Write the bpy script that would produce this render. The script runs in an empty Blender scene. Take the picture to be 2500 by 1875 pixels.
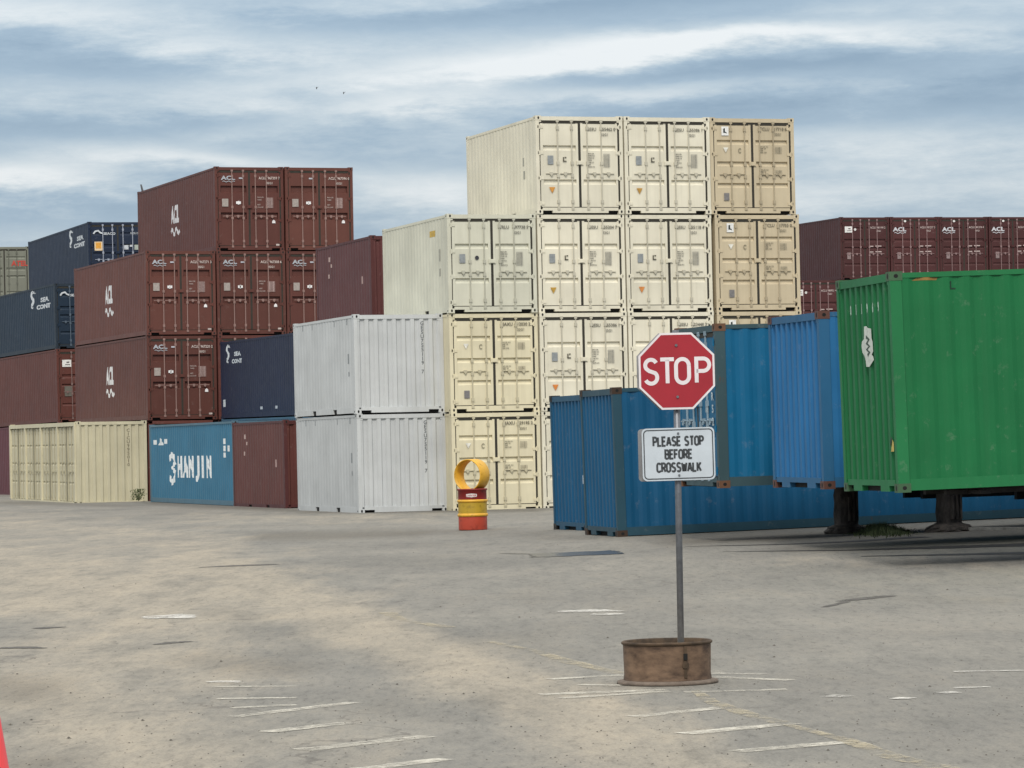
import bpy, bmesh, math, random
from mathutils import Matrix, Vector
random.seed(7)
R_ = math.radians
C = bpy.context.scene.collection
# ------------------------------------------------------------------ camera
F_PX, PIT, ROL, CAMH = 8573.0, .01563, .0232, 1.83      # photo is 2500 x 1875
cd = bpy.data.cameras.new('camera'); cam = bpy.data.objects.new('camera', cd); C.objects.link(cam)
cd.sensor_width = 36; cd.lens = F_PX/2500*36; cd.clip_end = 4000; cd.clip_start = .5
cam.matrix_world = Matrix.Translation((0, 0, CAMH)) @ Matrix.Rotation(math.pi/2+PIT, 4, 'X') @ Matrix.Rotation(-ROL, 4, 'Z')
sc = bpy.context.scene; sc.camera = cam
sc.view_settings.view_transform = 'Standard'; sc.view_settings.look = 'None'
sc.view_settings.exposure = 0.0; sc.view_settings.gamma = 1
sc.render.engine = 'CYCLES'

def node(nt, typ, **kw):
    n = nt.nodes.new(typ)
    for k, v in kw.items():
        if k == 'inp':
            for a, b in v.items(): n.inputs[a].default_value = b
        else: setattr(n, k, v)
    return n
def mth(nt, op, a, b=None, c=None, clamp=False):
    n = nt.nodes.new('ShaderNodeMath'); n.operation = op; n.use_clamp = clamp
    for i, v in enumerate((a, b, c)):
        if v is None: continue
        if isinstance(v, (int, float)): n.inputs[i].default_value = v
        else: nt.links.new(v, n.inputs[i])
    return n.outputs[0]
def ramp(nt, fac, stops):
    n = nt.nodes.new('ShaderNodeValToRGB'); r = n.color_ramp
    while len(r.elements) < len(stops): r.elements.new(.5)
    for e, (p, c) in zip(r.elements, stops): e.position = p; e.color = (*c, 1) if len(c) == 3 else c
    nt.links.new(fac, n.inputs[0]); return n.outputs[0]

# ------------------------------------------------------------------ sky and light
SUN_EL, SUN_AZ = R_(44), R_(183)       # azimuth clockwise from +Y (view direction): behind the camera
w = bpy.data.worlds.new('World'); sc.world = w; w.use_nodes = True
nt = w.node_tree; nt.nodes.clear(); L = nt.links.new
out = node(nt, 'ShaderNodeOutputWorld'); bg = node(nt, 'ShaderNodeBackground')
L(bg.outputs[0], out.inputs[0])
sky = node(nt, 'ShaderNodeTexSky', sky_type='NISHITA', sun_disc=False, sun_elevation=SUN_EL, sun_rotation=SUN_AZ,
           air_density=1.3, dust_density=1.5)
tc = node(nt, 'ShaderNodeTexCoord'); sx = node(nt, 'ShaderNodeSeparateXYZ'); L(tc.outputs['Generated'], sx.inputs[0])
az = mth(nt, 'ARCTAN2', sx.outputs[0], sx.outputs[1]); el = mth(nt, 'ARCSINE', sx.outputs[2])
cv = node(nt, 'ShaderNodeCombineXYZ'); L(az, cv.inputs[0]); L(el, cv.inputs[1])
def skynoise(sxy, rot, scale, detail, rough=.55, dist=0.):
    mp = node(nt, 'ShaderNodeMapping'); mp.inputs['Scale'].default_value = (sxy[0], sxy[1], 1)
    mp.inputs['Rotation'].default_value = (0, 0, rot); mp.inputs['Location'].default_value = (3.1*scale, 1.7, 0)
    L(cv.outputs[0], mp.inputs[0])
    n = node(nt, 'ShaderNodeTexNoise', inp={'Scale': scale, 'Detail': detail, 'Roughness': rough, 'Distortion': dist})
    L(mp.outputs[0], n.inputs['Vector']); return n.outputs[0]
n1 = skynoise((5, 24), .03, 1.6, 5, .55, .3)
n2 = skynoise((14, 60), -.05, 1.9, 7, .68)
n3 = skynoise((34, 110), .06, 2.3, 6, .66, .6)
# warp for the streak edges
wy = mth(nt, 'ADD', mth(nt, 'MULTIPLY', mth(nt, 'SUBTRACT', n1, .5), .016), mth(nt, 'MULTIPLY', mth(nt, 'SUBTRACT', n2, .5), .010))
dens = mth(nt, 'ADD', mth(nt, 'MULTIPLY', mth(nt, 'SUBTRACT', n1, .5), .9), mth(nt, 'ADD', mth(nt, 'MULTIPLY', mth(nt, 'SUBTRACT', n2, .5), .78), mth(nt, 'MULTIPLY', mth(nt, 'SUBTRACT', n3, .5), .22)))
# broad streaks: centre x, y in the photo (px of 2500), radii, slope, amount
STREAK = [(150, 60, 620, 60, .10, .42), (1500, 130, 700, 42, -.10, .55), (2000, 95, 500, 35, -.02, .3), (1550, 235, 620, 28, -.02, .32),
          (1250, 40, 900, 26, -.05, -.30), (380, 165, 560, 45, .02, -.36), (1900, 60, 500, 24, -.02, -.26), (1800, 190, 560, 30, -.04, -.34),
          (900, 265, 420, 35, -.18, .30), (700, 180, 500, 30, -.03, .16), (350, 300, 560, 40, -.05, -.30), (1750, 300, 700, 32, -.03, -.26),
          (450, 400, 330, 30, .05, .55), (60, 445, 260, 36, .0, .62), (900, 390, 560, 36, .02, -.12), (100, 520, 420, 34, .0, -.22),
          (1050, 470, 260, 60, -.05, .36), (2150, 360, 420, 60, .0, .24), (2000, 470, 620, 60, .02, .20), (2350, 250, 300, 40, .0, -.20)]
acc = dens
for (px, py, rx, ry, sl, amt) in STREAK:
    a0 = (px-1250)/F_PX; e0 = (1071.5-.0232*(px-1250)-py)/F_PX
    da = mth(nt, 'SUBTRACT', az, a0)
    de = mth(nt, 'SUBTRACT', mth(nt, 'SUBTRACT', mth(nt, 'ADD', el, wy), e0), mth(nt, 'MULTIPLY', da, -(sl)-.0232))
    q = mth(nt, 'ADD', mth(nt, 'POWER', mth(nt, 'ABSOLUTE', mth(nt, 'MULTIPLY', da, F_PX/rx)), 2.), mth(nt, 'POWER', mth(nt, 'ABSOLUTE', mth(nt, 'MULTIPLY', de, F_PX/ry)), 2.))
    acc = mth(nt, 'ADD', acc, mth(nt, 'MULTIPLY', mth(nt, 'EXPONENT', mth(nt, 'MULTIPLY', q, -1.)), amt))
fac = mth(nt, 'ADD', acc, .46, clamp=True)
cl = ramp(nt, fac, [(0, (.245, .345, .46)), (.32, (.325, .43, .54)), (.56, (.45, .54, .62)), (.8, (.61, .67, .715)), (1, (.74, .775, .80))])
# overcast sky brightens towards the zenith
bright = mth(nt, 'ADD', 1.0, mth(nt, 'MULTIPLY', mth(nt, 'POWER', mth(nt, 'MAXIMUM', sx.outputs[2], 0), 1.), 1.6))
high = mth(nt, 'MULTIPLY', mth(nt, 'SUBTRACT', sx.outputs[2], .13), 4., clamp=True)      # thicker, neutral cloud overhead
hm = node(nt, 'ShaderNodeMix', data_type='RGBA'); L(mth(nt, 'MULTIPLY', high, .85), hm.inputs[0]); L(cl, hm.inputs[6]); hm.inputs[7].default_value = (.69, .675, .635, 1)
vm = node(nt, 'ShaderNodeVectorMath', operation='SCALE'); L(hm.outputs[2], vm.inputs[0]); L(bright, vm.inputs['Scale'])
sk = node(nt, 'ShaderNodeVectorMath', operation='SCALE'); L(sky.outputs[0], sk.inputs[0]); sk.inputs['Scale'].default_value = .1
mx = node(nt, 'ShaderNodeMix', data_type='RGBA'); mx.inputs[0].default_value = .92
L(sk.outputs[0], mx.inputs[6]); L(vm.outputs[0], mx.inputs[7]); L(mx.outputs[2], bg.inputs[0]); bg.inputs[1].default_value = 1.0
sd = bpy.data.lights.new('sun', 'SUN'); so = bpy.data.objects.new('sun', sd); C.objects.link(so)
sd.energy = 2.1; sd.angle = R_(12); sd.color = (1, .95, .87)
dv = Vector((math.sin(SUN_AZ)*math.cos(SUN_EL), math.cos(SUN_AZ)*math.cos(SUN_EL), math.sin(SUN_EL)))
so.rotation_euler = dv.to_track_quat('Z', 'Y').to_euler(); so.location = (20, -20, 40)

# ------------------------------------------------------------------ helpers
def sstep(a, b, x):
    t = max(0., min(1., (x-a)/(b-a))); return t*t*(3-2*t)
def gz(x, y):
    z = -.14*(1-sstep(30, 58, y))
    z += (.09+.017*max(-1.3, x-1.3))*sstep(-1.5, 2., x)*sstep(40, 56, y)*(1-sstep(68, 85, y))*(1-.75*sstep(14, 30, x))
    return z
CM = cam.matrix_world.copy()
def ray(px, py):
    d = CM.to_3x3() @ Vector(((px-1250)/F_PX, (937.5-py)/F_PX, -1)); return d
def ground_at(px, py):
    """photo pixel -> point on the ground"""
    d = ray(px, py); z = 0
    for _ in range(6):
        t = (z-CAMH)/d.z; p = Vector((0, 0, CAMH))+d*t; z = gz(p.x, p.y)
    return Vector((p.x, p.y, z))
def at_depth(px, py, D):
    d = ray(px, py); return Vector((0, 0, CAMH))+d*(D/d.y)
def to_px(p):
    q = CM.inverted() @ Vector(p)
    return (1250+q.x/-q.z*F_PX, 937.5-q.y/-q.z*F_PX)

class MB:
    def __init__(s): s.v = []; s.f = []; s.m = []
    def add(s, vs, fs, mat=0):
        o = len(s.v); s.v += [tuple(v) for v in vs]; s.f += [tuple(o+i for i in f) for f in fs]; s.m += [mat]*len(fs)
    def box(s, x0, x1, y0, y1, z0, z1, mat=0):
        s.add([(x0, y0, z0), (x1, y0, z0), (x1, y1, z0), (x0, y1, z0), (x0, y0, z1), (x1, y0, z1), (x1, y1, z1), (x0, y1, z1)],
              [(0, 3, 2, 1), (4, 5, 6, 7), (0, 1, 5, 4), (1, 2, 6, 5), (2, 3, 7, 6), (3, 0, 4, 7)], mat)
    def tube(s, p0, p1, r0, r1=None, n=10, mat=0, caps=True):
        r1 = r0 if r1 is None else r1
        p0 = Vector(p0); p1 = Vector(p1); d = (p1-p0).normalized()
        a = d.orthogonal().normalized(); b = d.cross(a); vs = []
        for p, r in ((p0, r0), (p1, r1)):
            for i in range(n):
                t = 2*math.pi*i/n; vs.append(p+a*(r*math.cos(t))+b*(r*math.sin(t)))
        fs = [(i, (i+1) % n, n+(i+1) % n, n+i) for i in range(n)]
        if caps: fs += [tuple(range(n-1, -1, -1)), tuple(range(n, 2*n))]
        s.add(vs, fs, mat)
    def lathe(s, prof, n=32, mat=0, center=(0, 0)):
        vs = []; k = len(prof)
        for i in range(n):
            t = 2*math.pi*i/n
            for r, z in prof: vs.append((center[0]+r*math.cos(t), center[1]+r*math.sin(t), z))
        fs = []
        for i in range(n):
            j = (i+1) % n
            for q in range(k-1): fs.append((i*k+q, j*k+q, j*k+q+1, i*k+q+1))
        s.add(vs, fs, mat)
    def mesh(s, name, mats, smooth=False):
        me = bpy.data.meshes.new(name); me.from_pydata(s.v, [], s.f)
        for m in mats: me.materials.append(m)
        for p, m in zip(me.polygons, s.m): p.material_index = m; p.use_smooth = smooth
        me.update(); return me
def obj(name, me, parent=None, mat=None, color=None):
    o = bpy.data.objects.new(name, me); C.objects.link(o)
    if parent: o.parent = parent
    if mat is not None: o.matrix_local = mat
    if color: o.color = color
    return o
def thing(name, label, cat, mat=None, group=None):
    o = bpy.data.objects.new(name, None); C.objects.link(o); o['label'] = label; o['category'] = cat
    o.empty_display_size = .3
    if group: o['group'] = group
    if mat is not None: o.matrix_world = mat
    return o
def tag(o, label, cat, group=None):
    o['label'] = label; o['category'] = cat
    if group: o['group'] = group
    return o
def struct(o): o['kind'] = 'structure'; return o

# ------------------------------------------------------------------ materials
def newmat(name):
    m = bpy.data.materials.new(name); m.use_nodes = True; t = m.node_tree
    return m, t, t.nodes['Principled BSDF']
def mixc(t, fac, a, b, mode='MIX'):
    n = t.nodes.new('ShaderNodeMix'); n.data_type = 'RGBA'; n.blend_type = mode
    for i, v in ((0, fac), (6, a), (7, b)):
        if isinstance(v, (int, float)): n.inputs[i].default_value = v
        elif isinstance(v, tuple): n.inputs[i].default_value = (*v, 1) if len(v) == 3 else v
        else: t.links.new(v, n.inputs[i])
    return n.outputs[2]
def objvec(t, scale=(1, 1, 1), rnd=True):
    tc = node(t, 'ShaderNodeTexCoord'); mp = node(t, 'ShaderNodeMapping'); mp.inputs['Scale'].default_value = scale
    t.links.new(tc.outputs['Object'], mp.inputs[0])
    if rnd:
        oi = node(t, 'ShaderNodeObjectInfo'); k = mth(t, 'MULTIPLY', oi.outputs['Random'], 57.)
        cx = node(t, 'ShaderNodeCombineXYZ'); t.links.new(k, cx.inputs[0]); t.links.new(k, cx.inputs[1])
        t.links.new(cx.outputs[0], mp.inputs['Location'])
    return mp.outputs[0]
def noise(t, vec, scale, detail=4, rough=.55):
    n = node(t, 'ShaderNodeTexNoise', inp={'Scale': scale, 'Detail': detail, 'Roughness': rough}); t.links.new(vec, n.inputs['Vector'])
    return n.outputs[0]
def paint_mat():
    """container paint: colour from the object, object alpha = amount of rust"""
    m, t, b = newmat('container_paint')
    oi = node(t, 'ShaderNodeObjectInfo'); v = objvec(t); vs = objvec(t, (7, 7, .35))
    a = ramp(t, noise(t, v, .9, 5), [(.3, (.88,)*3), (.7, (1.08,)*3)])
    c = mixc(t, 1., oi.outputs['Color'], a, 'MULTIPLY')
    st = ramp(t, noise(t, vs, 1.2, 5, .65), [(.34, (.80, .79, .77)), (.55, (1, 1, 1))])
    c = mixc(t, .30, c, st, 'MULTIPLY')
    # scuffs: paler, chalked paint
    sf = ramp(t, noise(t, v, 5.5, 7, .7), [(.60, (0,)*3), (.72, (1,)*3)])
    c = mixc(t, mth(t, 'MULTIPLY', sf, .12), c, (.42, .40, .37))
    # rust spots
    thr = mth(t, 'SUBTRACT', .80, mth(t, 'MULTIPLY', oi.outputs['Alpha'], .36))
    rn = mth(t, 'ADD', mth(t, 'MULTIPLY', noise(t, v, 2.6, 9, .68), .62), mth(t, 'MULTIPLY', noise(t, vs, 2.2, 5, .6), .38))
    rm = mth(t, 'MULTIPLY', mth(t, 'SUBTRACT', rn, thr), 14., clamp=True)
    rc = ramp(t, noise(t, v, 9, 4), [(.3, (.035, .018, .010)), (.7, (.15, .06, .025))])
    c = mixc(t, rm, c, rc)
    t.links.new(c, b.inputs['Base Color'])
    ro = mth(t, 'ADD', mth(t, 'MULTIPLY', noise(t, v, 3), .25), .42); t.links.new(ro, b.inputs['Roughness']); b.inputs['Specular IOR Level'].default_value = .3
    bp = node(t, 'ShaderNodeBump', inp={'Strength': .35, 'Distance': .012}); t.links.new(noise(t, v, 2.1, 3), bp.inputs['Height'])
    t.links.new(bp.outputs[0], b.inputs['Normal']); return m
def simple_mat(name, col, rough=.6, metal=0., var=.12, scale=6., bump=.0, col2=None, sc3=(1, 1, 1)):
    m, t, b = newmat(name); v = objvec(t, sc3)
    n = noise(t, v, scale, 6, .62)
    c2 = col2 or tuple(x*(1-var*2) for x in col)
    c = ramp(t, n, [(.32, c2), (.66, tuple(min(1, x*(1+var)) for x in col))])
    t.links.new(c, b.inputs['Base Color']); b.inputs['Roughness'].default_value = rough; b.inputs['Metallic'].default_value = metal
    if bump:
        bp = node(t, 'ShaderNodeBump', inp={'Strength': bump, 'Distance': .01}); t.links.new(n, bp.inputs['Height']); t.links.new(bp.outputs[0], b.inputs['Normal'])
    return m
def decal_mat():
    m, t, b = newmat('painted_marking'); oi = node(t, 'ShaderNodeObjectInfo'); v = objvec(t)
    n = ramp(t, noise(t, v, 14, 5, .7), [(.35, (.72,)*3), (.6, (1,)*3)])
    c = mixc(t, 1., oi.outputs['Color'], n, 'MULTIPLY'); t.links.new(c, b.inputs['Base Color']); b.inputs['Roughness'].default_value = .55
    return m
PAINT = paint_mat(); DECAL = decal_mat()
BLACK = simple_mat('dark_opening', (.006, .006, .006), .9)
RUBBER = simple_mat('door_gasket_rubber', (.028, .025, .018), .8)
STEEL = simple_mat('galvanised_steel', (.16, .17, .19), .45, .55, .12, 18)
PM = [PAINT, BLACK]

# ------------------------------------------------------------------ container geometry (x across the end, y along the length, z up)
W_ = 2.438; H8 = 2.591; H9 = 2.896; L20 = 6.058; L40 = 12.192
DEP = .020
CUR = [DEP]
def side_prof(L):
    """break points (y, depth) of the long-side corrugation"""
    DEP = CUR[0]; pts = []; y0 = .17; n = int((L-.34)//.278); y = y0+((L-.34)-n*.278)/2
    pts.append((y0, 0.)); 
    for i in range(n):
        pts += [(y, 0.), (y+.068, DEP), (y+.138, DEP), (y+.206, 0.)]; y += .278
    pts.append((L-.17, 0.)); return pts
def end_prof():
    pts = [(.10, .0)]; n = 9; p = (W_-.2)/n
    for i in range(n):
        x = .10+i*p
        pts += [(x+p*.22, 0.), (x+p*.36, .045), (x+p*.72, .045), (x+p*.86, 0.)]
    pts.append((W_-.10, 0.)); return pts
def pval(pr, u):
    for (a, da), (b, db) in zip(pr, pr[1:]):
        if a <= u <= b: return da+(db-da)*((u-a)/(b-a) if b > a else 0)
    return 0.
CACHE = {}
def cached(key, fn):
    if key not in CACHE: CACHE[key] = fn()
    return CACHE[key]
def frame_mesh(h, L, tun, pockets):
    m = MB(); W = W_
    for x0, x1 in ((.004, .10), (W-.10, W-.004)):
        for y0, y1 in ((.006, .165), (L-.165, L-.006)):
            m.box(x0, x1, y0, y1, .118, h-.118)
    # end rails, top
    for y0, y1 in ((.012, .09), (L-.09, L-.012)):
        m.box(.162, W-.162, y0, y1, h-.128, h-.022)
        m.box(.10, .162, y0+.002, y1-.002, h-.17, h-.118); m.box(W-.162, W-.10, y0+.002, y1-.002, h-.17, h-.118)
    # sills with the notches beside the castings
    for k, (y0, y1) in enumerate(((.012, .10), (L-.10, L-.012))):
        m.box(.162, W-.162, y0, y1, .088, .165)
        if tun and k == 0:
            m.box(.42, .80, y0, y1, .012, .088); m.box(W-.80, W-.42, y0, y1, .012, .088)
        else:
            m.box(.44, W-.44, y0, y1, .026, .088)
        m.box(.162, W-.162, y0+.09 if k == 0 else y0-.01, y0+.10 if k == 0 else y0, .012, .088, 1)
    # side rails
    for x0, x1, xs in ((.006, .066, .05), (W-.066, W-.006, W-.08)):
        m.box(x0, x1, .17, L-.17, h-.088, h-.022)
        ys = [.17]
        if pockets: ys += [L/2-1.03-.18, L/2-1.03+.18, L/2+1.03-.18, L/2+1.03+.18]
        ys.append(L-.17)
        for i in range(0, len(ys), 2): m.box(x0+.004, x1-.004, ys[i], ys[i+1], .022, .17)
        for i in range(1, len(ys)-1, 2):
            m.box(x0+.008, x1-.008, ys[i], ys[i+1], .14, .17); m.box(xs, xs+.03, ys[i], ys[i+1], .03, .14, 1)
    m.box(.07, W-.07, .11, L-.11, .10, .15, 1)          # floor underside
    return m.mesh('frame', PM)
def fitting_mesh():
    m = MB(); m.box(0, .162, 0, .178, 0, .118)
    def oval(c, a, b, nrm):
        vs = []
        for i in range(14):
            t = 2*math.pi*i/14; u, v = a*math.cos(t), b*math.sin(t)
            if nrm == 'y': vs.append((c[0]+u, c[1], c[2]+v))
            elif nrm == 'x': vs.append((c[0], c[1]+u, c[2]+v))
            else: vs.append((c[0]+u, c[1]+v, c[2]))
        m.add(vs, [tuple(range(14))], 1)
    oval((.085, -.0015, .059), .026, .038, 'y'); oval((.085, .1795, .059), .026, .038, 'y')
    oval((-.0015, .09, .059), .03, .026, 'x'); oval((.1635, .09, .059), .03, .026, 'x')
    return m.mesh('corner_fitting', PM)
def side_mesh(h, L):
    m = MB(); pr = side_prof(L); z0, z1 = .165, h-.085
    vs = []; fs = []
    for (y, d) in pr: vs += [(.012+d, y, z0), (.012+d, y, z1)]
    for i in range(len(pr)-1): fs.append((2*i, 2*i+1, 2*i+3, 2*i+2))
    m.add(vs, fs)
    m.box(.06, .064, .1, L-.1, .165, h-.03)
    return m.mesh('side_panel', PM)
def endp_mesh(h):
    m = MB(); pr = end_prof(); z0, z1 = .16, h-.125; vs = []; fs = []
    for (x, d) in pr: vs += [(x, .02+d, z0), (x, .02+d, z1)]
    for i in range(len(pr)-1): fs.append((2*i, 2*i+2, 2*i+3, 2*i+1))
    m.add(vs, fs); m.box(.1, W_-.1, .07, .074, .1, h-.1)
    return m.mesh('end_panel', PM)
def roof_mesh(h, L):
    m = MB(); m.box(.06, W_-.06, .08, L-.08, h-.045, h-.03); return m.mesh('roof_panel', PM)
GROOVE = {'soft': ((.25, .10, .03), (.5, .10, .03), (.76, .10, .03)), 'three': ((.30, .14, .052), (.705, .14, .052)), 'four': ((.215, .13, .05), (.475, .13, .05), (.735, .13, .05)),
          'bands': ((.235, .24, .07), (.60, .24, .07)), 'close': ((.14, .12, .03), (.36, .16, .04), (.50, .12, .04), (.80, .12, .03))}
def leaf_mesh(wd, hd, style):
    """one door leaf from (0,0,0) to (wd, ., hd), outer face at y=0, grooves run across it"""
    m = MB(); st = .075
    m.box(0, st, 0, .05, 0, hd); m.box(wd-st, wd, 0, .05, 0, hd)
    prof = [(hd, 0.)]
    for fc, gh, gd in GROOVE[style]:
        zc = hd*(1-fc)
        prof += [(zc+gh/2, 0.), (zc+gh/2-.02, gd), (zc-gh/2+(.055 if gh < .2 else .02), gd), (zc-gh/2, 0.)]
    prof.append((0., 0.)); a, b = st, wd-st; vs = []; fs = []
    for z, d in prof: vs += [(a, .006+d, z), (b, .006+d, z)]
    for i in range(len(prof)-1): fs.append((2*i, 2*i+2, 2*i+3, 2*i+1))
    m.add(vs, fs)
    return m.mesh('door', PM)
def rod_mesh(hd):
    m = MB(); r = .019
    m.tube((0, 0, -.055), (0, 0, hd+.055), r, n=8)
    for z in (-.045, hd+.045): m.box(-.038, .038, -.022, .03, z-.035, z+.035)
    for z in (.14, hd*.37, hd*.52, hd-.14): m.box(-.036, .036, -.024, .03, z-.045, z+.045)
    return m.mesh('lock_rod', PM)
def handle_mesh():
    m = MB(); m.tube((0, -.005, 0), (.34, -.005, -.012), .013, n=6); m.box(.15, .23, -.02, .03, -.05, .03); m.tube((.19, -.02, -.03), (.19, -.02, -.075), .02, n=6)
    return m.mesh('door_handle', PM)
def hinge_mesh():
    m = MB(); m.box(-.055, .10, -.016, .03, -.035, .035); m.tube((0, -.016, -.06), (0, -.016, .06), .022, n=7); return m.mesh('hinge', PM)
def gasket_mesh(h, z0, hd):
    m = MB(); x0, x1 = .10, W_-.10; y0, y1 = .034, .05
    m.box(x0, x1, y0, y1, z0-.03, z0+.012); m.box(x0, x1, y0-.012, y1, z0+hd-.022, z0+hd+.045)
    m.box(x0, x0+.042, y0, y1, z0, z0+hd); m.box(x1-.05, x1, y0-.014, y1, z0, z0+hd); m.box(W_/2-.034, W_/2+.034, y0-.014, y1, z0, z0+hd)
    return m.mesh('door_gasket', [RUBBER])
def lockplate_mesh():
    m = MB(); m.box(-.095, .095, -.005, .03, -.055, .055); m.box(-.06, .06, -.02, -.005, -.04, .04); return m.mesh('lock_plate', PM)

# ------------------------------------------------------------------ lettering
def text_raw(s, size, wide=1., bold=0.):
    def fn():
        cu = bpy.data.curves.new('t', 'FONT'); cu.body = s; cu.size = 1.; cu.align_x = 'CENTER'; cu.align_y = 'CENTER'; cu.offset = bold
        cu.resolution_u = 2
        o = bpy.data.objects.new('t', cu); C.objects.link(o)
        dg = bpy.context.evaluated_depsgraph_get(); me = bpy.data.meshes.new_from_object(o.evaluated_get(dg))
        bpy.data.objects.remove(o); 
        vs = [v.co.copy() for v in me.vertices]; fs = [tuple(p.vertices) for p in me.polygons]
        bpy.data.meshes.remove(me)
        if vs:
            ys = [v.y for v in vs]; xs = [v.x for v in vs]; k = 1./max(1e-6, max(ys)-min(ys)); cx = (max(xs)+min(xs))/2; cy = (max(ys)+min(ys))/2
            vs = [((v.x-cx)*k, (v.y-cy)*k) for v in vs]
        return vs, fs
    vs, fs = cached(('txt', s, bold), fn)
    return [(x*size*wide, y*size) for x, y in vs], fs          # size = letter height
def ribbon(pts, wd, closed=False):
    """flat stroke with mitred joints"""
    P = [Vector(p) for p in pts]; P = [p for i, p in enumerate(P) if i == 0 or (p-P[i-1]).length > 1e-5]
    if closed and (P[0]-P[-1]).length < 1e-5: P.pop()
    n = len(P); vs = []
    for i in range(n):
        a = P[(i-1) % n] if (closed or i > 0) else None; b = P[(i+1) % n] if (closed or i < n-1) else None
        d1 = (P[i]-a).normalized() if a is not None and (P[i]-a).length > 1e-9 else None
        d2 = (b-P[i]).normalized() if b is not None and (b-P[i]).length > 1e-9 else None
        d1 = d1 or d2; d2 = d2 or d1
        t = (d1+d2); t = t.normalized() if t.length > 1e-6 else d1
        nn = Vector((-t.y, t.x)); k = min(1.7, 1/max(.3, abs(nn.dot(Vector((-d1.y, d1.x))))))
        vs += [tuple(P[i]+nn*(wd/2*k)), tuple(P[i]-nn*(wd/2*k))]
    m = n if closed else n-1
    fs = [(2*i, 2*i+1, 2*((i+1) % n)+1, 2*((i+1) % n)) for i in range(m)]
    return vs, fs
def merge(*parts):
    V = []; Fs = []
    for vs, fs in parts:
        o = len(V); V += list(vs); Fs += [tuple(o+i for i in f) for f in fs]
    return V, Fs
def shift(vf, dx, dy): return [(x+dx, y+dy) for x, y in vf[0]], vf[1]
def rect(wd, hd, dx=0, dy=0): return [(dx-wd/2, dy-hd/2), (dx+wd/2, dy-hd/2), (dx+wd/2, dy+hd/2), (dx-wd/2, dy+hd/2)], [(0, 1, 2, 3)]
def ell(a, b, dx=0, dy=0, n=16): return [(dx+a*math.cos(2*math.pi*i/n), dy+b*math.sin(2*math.pi*i/n)) for i in range(n)], [tuple(range(n))]
def poly(pts): return list(pts), [tuple(range(len(pts)))]
def wave(wd, amp, th, k=2): return ribbon([(wd*(i/24-.5), amp*math.sin(i/24*2*math.pi*k)) for i in range(25)], th)
def place_flat(vf, fn, name='marking', prof=None, u0=None):
    """2D figure -> mesh; fn(u, v, depth) gives the 3D point. prof: wrap onto corrugation, u0 maps figure u to profile coordinate"""
    bm = bmesh.new(); vv = [bm.verts.new((x, y, 0)) for x, y in vf[0]]
    for f in vf[1]:
        try: bm.faces.new([vv[i] for i in f])
        except ValueError: pass
    if prof:
        us = [u0(v.co.x) for v in bm.verts]; lo, hi = min(us), max(us)
        inv = {}
        s = u0(1.)-u0(0.)
        for (c, _) in prof:
            if lo < c < hi:
                x = (c-u0(0.))/s
                bmesh.ops.bisect_plane(bm, geom=bm.verts[:]+bm.edges[:]+bm.faces[:], plane_co=(x, 0, 0), plane_no=(1, 0, 0), dist=1e-6)
    for v in bm.verts:
        d = pval(prof, u0(v.co.x)) if prof else 0.
        v.co = Vector(fn(v.co.x, v.co.y, d))
    me = bpy.data.meshes.new(name); bm.to_mesh(me); bm.free(); me.materials.append(DECAL); return me
WHITE = (.75, .75, .73, 1); INK = (.06, .06, .055, 1); GREYP = (.32, .33, .33, 1); ORANGE = (.62, .27, .05, 1)
def door_mark(root, key, vf_fn, x, z, col, name='marking', y=.004):
    """figure on the door face, centre x,z"""
    me = cached(('dm', key), lambda: place_flat(vf_fn(), lambda u, v, d: (u, 0, v), name))
    return obj(name, me, root, Matrix.Translation((x, y, z)), col)
def side_mark(root, key, vf_fn, L, y, z, col, side=-1, name='marking'):
    """figure on a long side. side -1: left side (x=0), +1: right side"""
    pr = side_prof(L)
    if side < 0: me = cached(('sm', key, L, round(y, 3), CUR[0]), lambda: place_flat(vf_fn(), lambda u, v, d: (.012+d-.003, y-u, v), name, pr, lambda u: y-u)); T = Matrix.Translation((0, 0, z))
    else: me = cached(('sp', key, L, round(y, 3), CUR[0]), lambda: place_flat(vf_fn(), lambda u, v, d: (W_-.012-d+.003, y+u, v), name, pr, lambda u: y+u)); T = Matrix.Translation((0, 0, z))
    return obj(name, me, root, T, col)
def end_mark(root, key, vf_fn, x, z, col, name='marking', lift=.003):
    pr = end_prof()
    me = cached(('em', key, round(x, 3)), lambda: place_flat(vf_fn(), lambda u, v, d: (x+u, .02+d-lift, v), name, pr, lambda u: x+u))
    return obj(name, me, root, Matrix.Translation((0, 0, z)), col)

def lines_fig(rows, size, gap, wide=1.):
    parts = []
    for i, r in enumerate(rows):
        if not r: continue
        vf = text_raw(r, size, wide, .02); w0 = min(x for x, y in vf[0]); parts.append(shift(vf, -w0, -i*gap))
    V, Fs = merge(*parts); return V, Fs
def table_fig():
    ps = [rect(.17, .007, 0, .19-.0165*i) for i in range(22)]+[rect(.012, .36, -.09, .01), rect(.012, .36, .04, .01)]
    return merge(*ps)

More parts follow.
